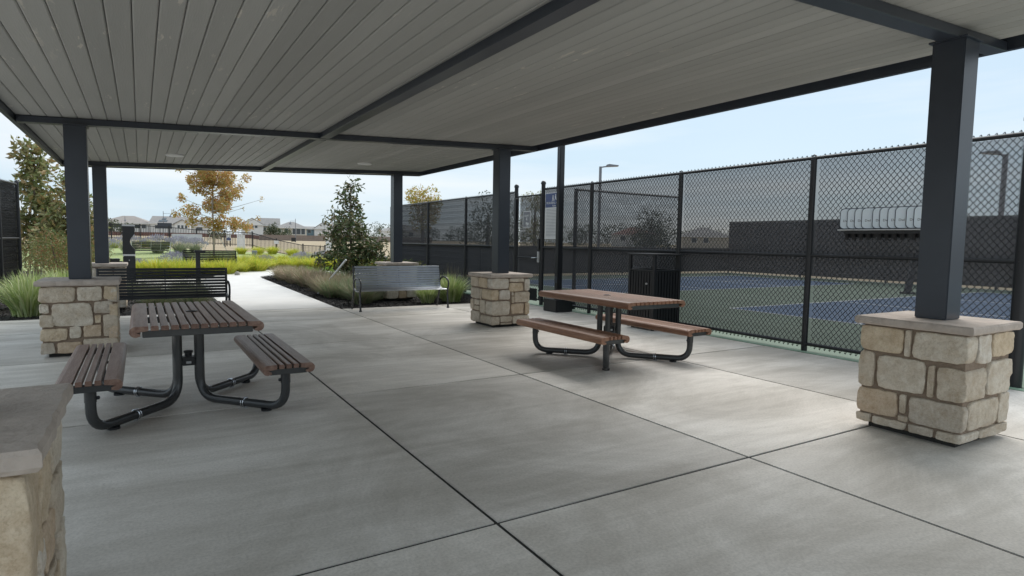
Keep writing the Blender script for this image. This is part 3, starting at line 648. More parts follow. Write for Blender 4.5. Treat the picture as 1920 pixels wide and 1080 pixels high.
# ---------------------------------------------------------------- picnic tables
def slat_mesh(w_,L_,t,key):
    b=MB(); h=w_/2; b.prism([(-h,-t),(h,-t),(h,-.006),(h-.006,0),(-h+.006,0),(-h,-.006)],-L_/2,L_/2,'y'); return b.mesh('slat')
def nose_mesh(w_,L_,t,side):
    # bullnose board: flat top, half-round outer edge that curls under
    pts=[(-side*w_*.0,0)]
    r=.042; pts=[(0,0)]
    for k in range(9):
        a=R(90-k*26); pts.append((side*(w_-r)+side*r*math.cos(a),-r+r*math.sin(a)))
    pts+=[(side*(w_-r-.03),-2*r+.006),(side*(w_-r-.03),-2*r+.024),(side*(w_-r),-t-.012),(0,-t)]
    if side<0: pts=pts[::-1]
    b=MB(); b.prism(pts,-L_/2,L_/2,'y'); me=b.mesh('end_board'); return me
def picnic(x,y,wood,label,bracket):
    t=empty('picnic_table',(x,y,0),label=label,cat='picnic table',group='picnic tables under the pavilion')
    def board_set(cx,cy,cz,width,L_,nsl,nosew,parent):
        inner=width-2*nosew; gap=.0165; sw=(inner-gap*(nsl+1))/nsl
        sm=slat_mesh(sw,L_,.036,0); sm.materials.append(wood)
        for i in range(nsl):
            o=link('slat',sm,None,parent,(cx-inner/2+gap+sw/2+i*(sw+gap),cy,cz)); 
        for s in (-1,1):
            me=nose_mesh(nosew,L_,.036,s); me.materials.append(wood); link('edge_board',me,None,parent,(cx+s*inner/2,cy,cz))
        return inner
    TZ,SZ=.815,.452; TL,SL=1.86,1.80
    inn=board_set(.04,.13,TZ,.95,TL,10,.125,t)
    for q in (-TL/2+.05,0.0,TL/2-.05):
        b=MB(); b.b2((.04-.39,.13+q-.03,TZ-.090),(.04+.39,.13+q+.03,TZ-.037)); b.build('top_crossbar',M['tube'],t,bevel=.004)
    b=MB(); b.lathe((.04,.13,TZ),[(.048,.001),(.052,.006),(.030,.008),(.028,.004)],20); b.build('umbrella_ring',M['black'],t,smooth=True)
    for s in (-1,1):
        board_set(s*.69,0,SZ,.42,SL,3,.115,t)
        for q in (-SL/2+.05,SL/2-.05):
            b=MB(); b.b2((s*.69-.15,q-.03,SZ-.088),(s*.69+.15,q+.03,SZ-.037)); b.build('seat_crossbar',M['tube'],t,bevel=.004)
    for sx in (-1,1):
        for sy in (-1,1):
            ex,ey=sx*.69,sy*.74; cx,cy=sx*.088,sy*.082+.03; r=.037
            d=Vector((cx-ex,cy-ey,0)).normalized()
            pts=bend([(ex,ey,SZ-.088),(ex,ey,.05),(cx,cy,.05),(cx,cy,TZ-.09)],[.17,.19],8)
            b=MB(); b.tube(pts,r,14); leg=b.build('leg',M['tube'],t,smooth=True)
            b=MB(); b.tube([(ex,ey,SZ-.19),(ex,ey,SZ-.092)],r*1.08,14); b.build('sleeve',M['tube'],leg,smooth=True)
            b=MB(); b.lathe((ex-sx*.045,ey,SZ-.16),[(.012,-.012),(.016,0),(.012,.012)],8); b.build('bolt',M['black'],leg)
            e=Vector((ex,ey,0))+d*.20; b=MB(); b.tube([(e.x,e.y,0),(e.x,e.y,.018)],.045,14); b.build('foot_pad',M['black'],leg)
            e=Vector((ex,ey,.05))+d*(.42); side=Vector((-d.y,d.x,0))
            b=MB(); ring=[e+side*(.041*math.cos(a))+Vector((0,0,.041*math.sin(a))) for a in [2*math.pi*k/12 for k in range(12)]]
            b.tube(ring,.006,6,closed=True); ring2=[p+d*.02 for p in ring]; b.tube(ring2,.005,6,closed=True)
            b.box(e+side*.0+Vector((0,0,-.04)),(.03,.03,.02)); b.build('hose_clamp',M['galv'],leg,smooth=True)
    b=MB(); b.b2((-.055,-.02,.34),(.055,.08,.42)); br=b.build('umbrella_bracket',M['black'],t,bevel=.008,seg=2)
    b=MB(); b.lathe((0,.03,.42),[(.03,0),(.03,.03),(.038,.035),(.038,.05),(.02,.055)],16); b.tube([(-.07,.03,.41),(.07,.03,.41)],.012,8); b.build('bracket_collar',M['black'],br,smooth=True)
    b=MB(); b.b2((-.02,-.024,.36),(.02,-.019,.38)); b.build('bracket_tag',M['silver'],br)
    return t
picnic(.345,6.13,M['woodA'],'weathered dark brown picnic table at left with slatted top and attached seats','')
picnic(5.25,6.08,M['woodB'],'reddish brown picnic table at right in front of the black trash can','')

# ---------------------------------------------------------------- benches
def bench(x,y,rz,label,m,ms,group='slatted metal park benches',N_=16,sw_=.046):
    t=empty('metal_bench',(x,y,0),rz,label=label,cat='bench',group=group); W=1.0
    prof=[(.02,.425),(.06,.437),(.105,.438),(.15,.434),(.195,.429),(.24,.424),(.285,.424),(.33,.437),(.365,.475),(.385,.525),(.40,.58),(.413,.635),(.426,.69),(.438,.745),(.45,.80),(.461,.855),(.47,.905)]
    # evenly spaced slats along the curve
    Ls=[0]; 
    for i in range(1,len(prof)): Ls.append(Ls[-1]+math.dist(prof[i],prof[i-1]))
    for k in range(N_):
        s=Ls[-1]*k/(N_-1)
        for i in range(1,len(prof)):
            if Ls[i]>=s-1e-9: break
        u=(s-Ls[i-1])/(Ls[i]-Ls[i-1]); p=Vector((0,prof[i-1][0]+(prof[i][0]-prof[i-1][0])*u,prof[i-1][1]+(prof[i][1]-prof[i-1][1])*u))
        tg=Vector((0,prof[i][0]-prof[i-1][0],prof[i][1]-prof[i-1][1])).normalized(); nr=Vector((1,0,0)).cross(tg)
        ax=Matrix((Vector((1,0,0)),tg,nr)).transposed(); b=MB(); b.box(p,(2*W-.04,sw_,.008),ax=ax); b.build('slat',ms,t,bevel=.0025)
    for X in (-.5,0,.5):
        b=MB(); b.tube([(X,p[0]+ (.012 if i>7 else 0),p[1]-(.014 if i<8 else 0)) for i,p in enumerate(prof)],.009,6); b.build('support_strap',m,t,smooth=True)
    for s in (-1,1):
        X=s*W
        b=MB(); b.tube(bend([(X,.60,0),(X,.45,.42),(X,.475,.60),(X,.50,.925)],[.08,.1],5),.021,10); b.build('rear_leg',m,t,smooth=True)
        b=MB(); b.tube(bend([(X,.0,.0),(X,.045,.40),(X,.02,.425)],[.04],3),.021,10); fl=b.build('front_leg',m,t,smooth=True)
        b=MB(); b.lathe((X,0,0),[(.032,0),(.032,.015),(.022,.03)],12); b.build('foot',M['black'],fl)
        b=MB(); b.tube(bend([(X,.03,.425),(X,.12,.40),(X,.30,.40),(X,.42,.45)],[.05,.08],4),.018,8); b.build('seat_rail',m,t,smooth=True)
        b=MB(); b.tube([(X,.46,.56)]+[(X,.22+.235*math.cos(R(a)),.56+.125*math.sin(R(a))) for a in range(20,181,16)]+[(X,-.015,.52),(X,.0,.46),(X,.04,.42)],.019,10); b.build('armrest',m,t,smooth=True)
    return t
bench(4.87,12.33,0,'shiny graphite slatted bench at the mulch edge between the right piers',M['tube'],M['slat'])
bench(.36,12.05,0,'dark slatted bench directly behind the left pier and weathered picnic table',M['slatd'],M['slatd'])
b3=bench(2.08,23.9,R(-5),'dark bench seen from behind beyond the yellow grasses under the autumn tree',M['slatd'],M['slatd'],N_=12,sw_=.062); b3.rotation_euler=(0,0,R(170)); b3.location=(2.57,29.0,0)
b4=bench(.3,38.9,R(200),'grey bench on the lawn left of the lavender clumps',M['silver'],M['slatd'],N_=10,sw_=.066); b4.location=(.35,39.9,terr(.3,39.5)-.08)
b5=bench(3.0,49.8,R(10),'pale silver bench farthest away near the picket fence',M['silver'],M['silver'],N_=12,sw_=.09); b5.location=(3.0,49.8,terr(3,49.8)-.08)

# ---------------------------------------------------------------- trash receptacle
t=empty('trash_receptacle',(7.53,7.62,0),label='square black trash receptacle with open hood beside the fence',cat='trash can')
s_=.60; H_=1.34
b=MB(); b.b2((.02,.02,.08),(s_-.02,s_-.02,1.03)); b.build('liner',M['black'],t)
for (x,y) in ((0,0),(s_,0),(0,s_),(s_,s_)):
    b=MB(); b.box((x,y,(H_-.04)/2+.02),(.05,.05,H_-.04)); b.build('corner_post',M['black'],t,bevel=.004)
pm=MB(); pm.b2((-.024,-.006,.10),(.024,.006,1.02)); pmm=pm.mesh('side_slat'); pmm.materials.append(M['black'])
for i in range(8):
    q=.062+i*.068
    for (x,y,rz) in ((q,-.006,0),(-.006,q,R(90)),(q,s_+.006,0),(s_+.006,q,R(90))):
        o=link('side_slat',pmm,None,t,(x,y,0)); o.rotation_euler=(0,0,rz)
b=MB(); b.b2((-.04,-.04,H_-.03),(s_+.04,s_+.04,H_)); b.build('hood',M['black'],t,bevel=.006)
for (a,c) in (((-.02,-.02),(s_+.02,.02)),((-.02,s_-.02),(s_+.02,s_+.02)),((-.02,.02),(.02,s_-.02)),((s_-.02,.02),(s_+.02,s_-.02))):
    for z0_,z1_ in ((1.03,1.06),(.05,.09)): b=MB(); b.b2((a[0],a[1],z0_),(c[0],c[1],z1_)); b.build('frame_rail',M['black'],t,bevel=.003)
for (x,y) in ((.05,.05),(s_-.05,.05),(.05,s_-.05),(s_-.05,s_-.05)):
    b=MB(); b.lathe((x,y,0),[(.03,0),(.03,.02),(.012,.03),(.012,.06)],10); b.build('foot',M['black'],t)
b=MB(); b.lathe((-.02,.16,.80),[(.018,0),(.02,.02),(.008,.03)],8); b.build('latch',M['silver'],t)

# near light pole with base box
lpz=empty('light_pole',(7.80,10.80,0),label='square black light pole standing on a dark box beside the court rules sign',cat='light pole')
b=MB(); b.b2((-.062,-.062,.26),(.062,.062,6.2)); b.build('pole',M['black'],lpz,bevel=.01,seg=2)
b=MB(); b.b2((-.22,-.25,0),(.22,.25,.27)); b.build('base_box',M['black'],lpz,bevel=.012,seg=2)
b=MB(); b.b2((-.07,-.05,.62),(-.06,.05,.76)); b.build('access_cover',M['steel'],lpz)
b=MB(); b.b2((-.75,-.08,6.15),(-.02,.08,6.23)); b.build('lamp_head',M['black'],lpz,bevel=.02)

# ---------------------------------------------------------------- paddle rack
rk=empty('paddle_rack',(FX-.07,4.2,0),label='wall rack for pickleball paddles hung on the fence left of the big column',cat='paddle rack')
b=MB(); b.b2((-.12,-.62,1.728),(.01,.525,1.742)); b.build('shelf',M['silver'],rk,bevel=.003)
b=MB(); b.b2((-.02,-.60,1.635),(.01,.47,1.726)); b.b2((-.105,-.60,1.685),(-.09,.44,1.726)); b.build('rack_body',M['black'],rk)
PUX=[1580.8,1594,1607.7,1621,1641.6,1655.4,1671.5,1686.4,1708.8,1724.8]
PY=[4.725,4.628,4.530,4.438,4.300,4.212,4.113,4.024,3.896,3.809]
M['pface']=mat('paddle_face',(.62,.70,.76),.35,(.66,.73,.78),6); M['pgrip']=mat('paddle_grip',(.012,.012,.014),.7)
def rrect(hw,hz,rad,cz,n=6):
    pts=[]
    for cx,cy,a0 in ((hw-rad,hz-rad,0),(-hw+rad,hz-rad,90),(-hw+rad,-hz+rad,180),(hw-rad,-hz+rad,270)):
        for k in range(n+1): a=R(a0+90*k/n); pts.append((cx+rad*math.cos(a),cz+cy+rad*math.sin(a)))
    return pts
tx=text_mesh('Dwl R',.042,.0003); tx.materials.append(M['pgrip'])
b=MB(); b.prism(rrect(.098,.138,.055,.0),-.0065,.0065,'x'); edge_me=b.mesh('paddle',bevel=.002)
edge_me.materials.append(mat('paddle_edge_guard',(.02,.03,.05),.4))
b=MB(); b.prism(rrect(.0885,.1285,.048,.0),-.0078,-.0066,'x'); b.prism(rrect(.0885,.1285,.048,.0),.0066,.0078,'x'); face_me=b.mesh('face'); face_me.materials.append(M['pface'])
b=MB(); b.prism([(-.020,-.28),(.020,-.28),(.016,-.135),(-.016,-.135)],-.014,.014,'x'); grip_me=b.mesh('grip',bevel=.004); grip_me.materials.append(M['pgrip'])
ords=['first','second','third','fourth','fifth','sixth','seventh','eighth','ninth','tenth']
for i,yl in enumerate(PY):
    cy=yl-.098
    o=link('paddle',edge_me,None,None,(FX-.125,cy,1.885)); o.rotation_euler=(0,0,R(10+random.uniform(-1,1)))
    tag(o,'white pickleball paddle, %s from the left in the fence rack%s'%(ords[i],', partly hidden by the column' if i>8 else ''),'paddle','pickleball paddles in the rack')
    link('face',face_me,None,o); link('grip',grip_me,None,o)
    l_=link('lettering',tx,None,o); l_.matrix_local=Matrix(((0,0,-1,-.0082),(-1,0,0,.0),(0,1,0,-.03),(0,0,0,1)))

# ---------------------------------------------------------------- drinking fountains
df=empty('bottle_filler',(-.30,21.9,0),label='tall black bottle filling station with side bowl behind the far left pier',cat='drinking fountain')
b=MB(); prof=[(-.16,0),(.16,0),(.16,.88),(-.16,.88)]; b.prism(prof,-.15,.15,'y'); b.build('pedestal',M['black'],df,bevel=.02,seg=2)
b=MB(); pts=[(-.16,.93),(.16,.93),(.15,1.08)]+[(.15-.12*math.sin(R(a)),1.08+.46*(a/180)) for a in range(15,180,15)]+[(.15,1.55),(.16,1.78),(-.16,1.78)]; b.prism(pts,-.15,.15,'y'); b.build('filler_tower',M['black'],df)
b=MB(); b.b2((-.165,-.155,.88),(.165,.155,.93)); b.b2((-.165,-.155,1.78),(.165,.155,1.83)); b.build('silver_band',M['silver'],df)
b=MB(); b.b2((-.52,-.11,.60),(-.16,.11,.72)); b.b2((-.56,-.17,.72),(-.24,.17,.80)); b.build('side_bowl',M['black'],df,bevel=.02,seg=2)
b=MB(); b.lathe((0,-.152,.76),[(.001,0),(.001,0)],3); b.b2((-.012,-.156,.74),(.012,-.150,.765)); b.b2((-.012,-.156,.45),(.012,-.150,.475)); b.build('bolt',M['silver'],df)
df2=empty('drinking_fountain',(1.45,20.3,0),label='slim black pedestal drinking fountain with flat bowl arm behind the dark bench',cat='drinking fountain')
b=MB(); b.b2((-.06,-.06,0),(.06,.06,1.04)); b.build('pedestal',M['black'],df2,bevel=.01)
b=MB(); b.b2((-.10,-.10,1.02),(.20,.10,1.10)); b.build('bowl',M['black'],df2,bevel=.015,seg=2)
b=MB(); b.tube([(.1,0,1.10),(.1,0,1.14),(.06,0,1.15)],.012,8); b.build('spout',M['silver'],df2)

# ---------------------------------------------------------------- plants
def blade_mesh(name,n,rad,h,droop,wd,seed,seg=4,spread=1.0,hv=.35):
    rnd=random.Random(seed); b=MB()
    for i in range(n):
        a=rnd.uniform(0,6.283); r0=rad*.35*math.sqrt(rnd.random()); hh=h*rnd.uniform(1-hv,1+hv*.3); lean=rnd.uniform(.15,1.0)*spread*rad
        w_=wd*rnd.uniform(.7,1.2); sx,sy=-math.sin(a),math.cos(a); bx,by=r0*math.cos(a+rnd.uniform(-.5,.5)),r0*math.sin(a+rnd.uniform(-.5,.5))
        base=len(b.v); dr=droop*rnd.uniform(.5,1.2)*(lean/rad)
        for k in range(seg+1):
            t_=k/seg; out=lean*t_**1.4; z=hh*(t_-dr*t_**3); ww=w_*(1-t_**2.2)*.5+.0006
            x=bx+math.cos(a)*out; y=by+math.sin(a)*out
            b.v+=[(x-sx*ww,y-sy*ww,max(.005,z)),(x+sx*ww,y+sy*ww,max(.005,z)+ww*.3)]
        for k in range(seg): o=base+2*k; b.f.append((o,o+1,o+3,o+2))
    return b.mesh(name,recalc=False)
def leaf_cloud(centers,n,lsz,seed,asp=.45,jit=1.0,cluster=6,down=.2):
    """centers: (x,y,z,r) clumps. leaves in small rosettes"""
    rnd=random.Random(seed); b=MB(); tot=sum(c[3]**2 for c in centers)
    for (cx,cy,cz,r) in centers:
        m_=max(1,int(n*r*r/tot/cluster))
        for i in range(m_):
            while True:
                d=Vector((rnd.uniform(-1,1),rnd.uniform(-1,1),rnd.uniform(-1,1)))
                if .05<d.length<1: break
            d=d.normalized()*(d.length**.55); p=Vector((cx,cy,cz))+d*r*jit
            for k in range(cluster):
                dirv=(d*.5+Vector((rnd.gauss(0,.7),rnd.gauss(0,.7),rnd.gauss(.1,.6)-down))).normalized()
                l=lsz*rnd.uniform(.65,1.25); side=dirv.cross(Vector((rnd.gauss(0,1),rnd.gauss(0,1),rnd.gauss(0,1)))).normalized()*l*asp*.5
                q=p+Vector((rnd.gauss(0,1),rnd.gauss(0,1),rnd.gauss(0,1)))*lsz*.5; nrm=dirv.cross(side).normalized()*l*.08
                o=len(b.v); b.v+=[q,q+dirv*l*.5+side-nrm,q+dirv*l,q+dirv*l*.5-side-nrm]; b.f+=[(o,o+1,o+2),(o,o+2,o+3)]
    return b
def tree(name,x,y,z0,label,cat,centers,n,lsz,lm,bark,trunk_pts,trunk_r,seed,asp=.5,branches=True,group=None,cluster=6,jit=1.0,br=.02):
    t=empty(name,(x,y,z0),label=label,cat=cat)
    if group: t['group']=group
    b=MB(); b.tube(trunk_pts,trunk_r,8)
    b.build('trunk',bark,t,smooth=True)
    if branches:
        b=MB(); tp=[Vector(p) for p in trunk_pts]; rnd=random.Random(seed)
        for (cx,cy,cz,r) in centers:
            zt=max(tp[0].z+.25*(tp[-1].z-tp[0].z),min(cz-.35*r-.3*math.hypot(cx,cy),tp[-1].z))
            k=0
            while k<len(tp)-2 and tp[k+1].z<zt: k+=1
            s=(zt-tp[k].z)/max(.001,(tp[k+1].z-tp[k].z)); a=tp[k].lerp(tp[k+1],min(1,max(0,s)))
            c=Vector((cx,cy,cz)); mid=a.lerp(c,.5)+Vector((rnd.gauss(0,.05),rnd.gauss(0,.05),-.05)); b.tube([a,mid,c],[br,br*.6,br*.25],5,cap=False)
            for q in range(3):
                e=c+Vector((rnd.gauss(0,1),rnd.gauss(0,1),rnd.gauss(.2,.8))).normalized()*r*.85; b.tube([mid.lerp(c,.6),e],[br*.35,br*.12],4,cap=False)
        b.build('branches',bark,t,smooth=True)
    lb=leaf_cloud(centers,n,lsz,seed,asp,jit,cluster); lb.build('crown',lm,t,recalc=False); return t
rnd=random.Random(11)
# autumn tree, open crown with wide low limbs
cs_=[]
for (x,z,r,k) in ((0,4.9,.75,2),(-.6,4.5,.6,3),(.65,4.5,.6,3),(0,4.0,.7,2),(-.75,3.9,.5,1),(.7,3.8,.55,2),(-.3,3.2,.65,2),(.35,3.1,.6,2),(0,5.6,.6,2),(-1.25,4.35,.3,1),(1.35,4.75,.25,1),(-1.55,3.35,.28,1),(1.95,3.3,.13,1),(1.55,3.2,.12,1),
                  (-1.15,2.75,.42,2),(-.65,2.4,.50,2),(-1.75,3.0,.22,1),(-.1,2.25,.45,2),(1.0,2.05,.45,2),(1.5,2.15,.42,2),(1.8,1.95,.25,1),(.4,2.1,.35,1),(2.0,2.55,.15,1),(-.9,5.2,.3,1),(.9,5.3,.35,1),(-1.3,5.0,.2,1),(1.1,4.1,.3,1)):
    for q in range(k): cs_.append((x*.97+rnd.gauss(0,.2),rnd.uniform(-.9,.9) if k>1 else rnd.uniform(-.2,.2),z+rnd.gauss(0,.14),r*rnd.uniform(.45,.72)))
at=tree('maple_tree',3.35,36.2,terr(3.35,36.2)-.1,'young maple tree with orange and yellow autumn leaves on the lawn','tree',cs_,11500,.12,M['autumn'],M['barkp'],[(0,0,0),(.02,0,1.5),(-.02,0,3),(.03,0,4.5),(0,0,5.7)],[.06,.05,.04,.03,.01],21,asp=.62,cluster=4)
at.rotation_euler=(0,0,R(-5))
for (x,y,zx,lab) in ((2.7,36.4,(.55,0,1.7),'thin pale guy line left of the maple trunk'),(4.3,35.9,(-.85,.2,1.9),'thin pale guy line right of the maple trunk')):
    b=MB(); z=terr(x,y)-.1; b.tube([(x,y,z),(x+zx[0],y+zx[1],z+zx[2])],.014,5); tag(b.build('guy_line',M['silver']),lab,'guy line')
def conical(h,rb,n,seed,zlow=.5,flat=0):
    rn=random.Random(seed); out=[]
    for i in range(n):
        f=(i+.5)/n; z=zlow+(h-zlow)*f**1.05; R_=rb*(1-f)**.62+.06; a=rn.uniform(0,6.28); q=R_*rn.uniform(.25,1.0)
        out.append((q*math.cos(a),q*math.sin(a),z,max(.12,R_*rn.uniform(.22,.40))))
    return out
mg=conical(3.3,.95,46,4,.5)+[(-.72,-.45,1.9,.22),(.95,.5,1.15,.28),(-.9,-.55,.95,.25),(1.15,.65,1.5,.18)]
mt=tree('magnolia_tree',5.62,18.9,0,'dark glossy magnolia tree in the bed left of the far right column','tree',mg,4300,.16,M['magn'],M['bark'],[(0,0,-.05),(.03,0,1),(-.02,.02,2),(.0,0,3.2)],[.05,.04,.03,.01],5,asp=.42,cluster=7,br=.018)
mg2=conical(4.4,.95,34,8,1.0)+[(-.1,.1,4.1,.3),(.15,0,3.7,.35)]
tree('magnolia_tree',-2.95,25.2,0,'tall thin magnolia with bronze leaves at the left edge behind the fence','tree',mg2,3000,.24,M['magb'],M['barkp'],[(0,0,-.05),(.03,0,1.4),(.02,.02,2.8),(.0,0,4.3)],[.06,.05,.035,.012],9,asp=.42,cluster=7)
mg3=conical(3.4,1.05,34,18,.7)
tree('magnolia_tree',-1.9,24.0,0,'bushier bronze green magnolia partly hidden by the left column','tree',mg3,4000,.21,M['magb'],M['bark'],[(0,0,-.05),(.03,0,1.2),(.0,0,3.2)],[.05,.04,.012],19,asp=.42,cluster=7)
def shrub(name,x,y,z,label,cat,cl,n,lsz,lm,seed,group=None,asp=.4,cluster=5):
    t=empty(name,(x,y,z),label=label,cat=cat)
    if group: t['group']=group
    rn=random.Random(seed); b=MB()
    for (cx,cy,cz,r) in cl:
        b.tube([(cx*.25,cy*.25,-.02),(cx*.7,cy*.7,cz*.6),(cx,cy,cz+r*.3)],[.012,.008,.004],4,cap=False)
    b.build('stems',M['bark'],t); leaf_cloud(cl,n,lsz,seed,asp,1,cluster,down=-.35).build('foliage',lm,t,recalc=False); return t
def dome(rx,rz,n,seed,ry=None):
    rn=random.Random(seed); ry=ry or rx
    return [((rn.uniform(-.8,.8))*rx,(rn.uniform(-.8,.8))*ry,rz*rn.uniform(.3,.8),min(rx,rz)*rn.uniform(.3,.5)) for _ in range(n)]
shrub('photinia_shrub',-1.75,21.2,0,'red and green photinia hedge shrub behind the left column','shrub',dome(.95,1.55,22,3),5200,.07,M['phot'],3)
shrub('photinia_shrub',-2.9,22.4,0,'dark green shrub at the foot of the tall left magnolia','shrub',dome(.9,1.3,16,5),3200,.08,M['magb'],6)
shrub('leafy_shrub',6.15,17.2,0,'loose green and bronze shrub left of the far right column','shrub',dome(.65,.95,18,7),3300,.06,M['shrub'],7)
shrub('leafy_shrub',7.25,17.9,0,'green shrub between the far right column and the fence','shrub',dome(.55,.95,14,9),2400,.065,M['shrub'],9)
shrub('leafy_shrub',5.1,18.6,0,'small dark shrub under the magnolia in the right bed','shrub',dome(.4,.35,8,12),700,.06,M['magn'],12)
shrub('lime_shrub',5.35,21.6,0,'low rounded lime green shrub beside the white tree stake','shrub',dome(.7,.42,12,13),2600,.05,M['boxw'],13,asp=.6)
shrub('lime_shrub',4.95,23.3,0,'rounded lime shrub at the back of the right bed','shrub',dome(.5,.36,9,14),1500,.05,M['boxw'],14,asp=.6)
# wispy grasses by the fence
def clump(name,me,m,x,y,s,rz,label,cat,group,z=0):
    o=link(name,me,m,None,(x,y,z)); o.scale=(s,s,s); o.rotation_euler=(0,0,rz); tag(o,label,cat,group); return o
vg=[blade_mesh('flax_grass',330,.58,.76,.42,.030,31+i,5) for i in range(2)]
for i,(x,y,s,lab) in enumerate(((6.62,13.75,1.0,'variegated grass clump right of the slatted bench against the middle pier'),(6.9,14.6,.9,'variegated grass clump behind the one next to the middle right pier'),(5.95,13.65,.72,'low variegated grass clump under the right end of the slatted bench'),
    (-1.80,14.25,1.15,'large cream striped grass clump left of the left pier'),(-1.9,15.9,1.1,'cream striped grass clump second from the front beside the left fence'),(-1.55,17.3,1.1,'cream striped grass clump behind the left pier and column'),(-1.2,18.6,1.05,'cream striped grass clump at the foot of the photinia'),(-2.7,15.1,1.0,'cream striped grass clump cropped by the left frame edge'))):
    clump('striped_grass',vg[i%2],M['var'],x,y,s,i*1.3,lab,'ornamental grass','cream striped grass clumps',-.03)
wg=blade_mesh('wispy_grass',110,.35,.85,.15,.006,41,4)
M['wisp']=leaf('dry_wispy_grass',[(.16,.14,.10),(.24,.20,.15),(.12,.13,.08)],.3)
for i,(x,y,s) in enumerate(((7.35,14.7,1),(7.5,15.6,1.05),(7.3,16.6,.9))):
    clump('wispy_grass',wg,M['wisp'],x,y,s,i*2.1,'thin dry wispy grass against the right fence','ornamental grass','wispy grasses by the fence',-.03)
# sage plants in the two beds
NUM=['one','two','three','four','five','six','seven','eight','nine','ten','eleven','twelve','thirteen','fourteen','fifteen','sixteen']
sg=[blade_mesh('sage_plant',620,.46,.44,.12,.016,51+i,3,hv=.6) for i in range(3)]
sp=[(4.35,14.1,0),(4.15,15.9,0),(4.2,16.6,1),(4.95,14.9,0),(4.45,15.3,0),(4.85,16.3,0),(4.5,17.0,1),(5.0,17.6,0),(4.4,18.2,1),(4.8,19.2,1),(4.35,19.7,1),(4.7,20.6,1),(4.3,21.3,1),(4.6,22.1,1),(4.25,22.9,1),(4.45,23.8,1)]
for i,(x,y,k) in enumerate(sp):
    clump('sage_plant',sg[i%3],None,x+.12,y,random.uniform(1.12,1.38),i*1.7,('low grey green sage mound, number %s counted from the bench along the walkway'%NUM[i]) if k==0 else ('sage mound with faded pink stems, %s counted from the bench along the walkway'%NUM[i]),'sage plant','sage mounds in the right bed' if k==0 else 'pinkish sage mounds in the right bed',-.03)
for o in [o for o in col.objects if o.name.startswith('sage_plant')]:
    pass
for me in sg: me.materials.append(M['sage'])
sgp=[me.copy() for me in sg]
for me in sgp: me.materials.clear(); me.materials.append(M['sagep'])
j=0
for o in list(col.objects):
    if o.name.startswith('sage_plant') and 'pinkish' in o.get('group',''): o.data=sgp[j%3]; j+=1
for i,(x,y) in enumerate(((.25,14.3),(.95,14.5),(.6,15.4),(1.1,16.2),(.2,16.3),(-.1,17.6),(.9,17.6))):
    o=clump('sage_plant',sg[i%3],None,x,y,.95,i*2.2,'low green mound under the dark bench, %s from the left front'%NUM[i],'sage plant','green mounds in the left bed',-.03)
# lime grasses
yg=[blade_mesh('lime_grass',460,.78,.74,.45,.022,61+i,4) for i in range(3)]
for me in yg: me.materials.append(M['yel'])
mounds=[]
for i in range(9): mounds.append((-2.0+i*.62,25.5+ .12*i+random.uniform(-.2,.2)+max(0,i-5)*.35))
for i in range(10): mounds.append((-2.0+i*.72,27.1+random.uniform(-.3,.3)+max(0,i-6)*.8))
for i in range(8): mounds.append((4.6+i*.85,31.1+random.uniform(-.2,.2)-.28*i))
for i in range(9): mounds.append((3.2+i*.95,33.2+random.uniform(-.5,.5)-.2*i))
for i in range(7): mounds.append((6+i*.9,36+random.uniform(-.6,.6)))
for i,(x,y) in enumerate(mounds):
    o=clump('lime_grass',yg[i%3],None,x,y,random.uniform(.85,1.15),i*1.1,'arching lime yellow grass mound in the row between walkway and lawn','ornamental grass','lime yellow grass mounds',terr(x,y)-.06)
for i,(x,y,s) in enumerate(((5.8,44.5,.8),(6.8,44.2,.9),(7.9,45.2,.9),(9.2,45.0,.9),(10.3,45.5,.8),(-1.5,47,.9),(.3,48,.9),(1.5,47.6,.8))):
    clump('lime_grass',yg[i%3],None,x,y,s,i,'lime green grass tuft at the far edge of the lawn near the picket fence','ornamental grass','grass tufts behind the lawn',terr(x,y)-.08)
# lavender
lvg=blade_mesh('lavender_stems',420,.62,.62,.05,.014,71,3); lvg.materials.append(M['lavg'])
def lav_mesh(seed):
    rn=random.Random(seed); b=MB()
    for i in range(650):
        a=rn.uniform(0,6.283); q=rn.random()**.6; r=.72*q; z=.80*math.sqrt(max(0,1-.62*q*q))*rn.uniform(.80,1.05)
        x,y=r*math.cos(a),r*math.sin(a); d=Vector((x*.5,y*.5,.7)).normalized(); l=rn.uniform(.05,.11); s=Vector((-math.sin(a),math.cos(a),0))*.013; p=Vector((x,y,z))
        o=len(b.v); b.v+=[p,p+d*l*.5+s,p+d*l,p+d*l*.5-s]; b.f.append((o,o+1,o+2,o+3))
        s2=Vector((math.cos(a),math.sin(a),0))*.013; o=len(b.v); b.v+=[p,p+d*l*.5+s2,p+d*l,p+d*l*.5-s2]; b.f.append((o,o+1,o+2,o+3))
    return b.mesh('lavender_flowers',recalc=False)
lvf=[lav_mesh(81),lav_mesh(82)]
for me in lvf: me.materials.append(M['lav'])
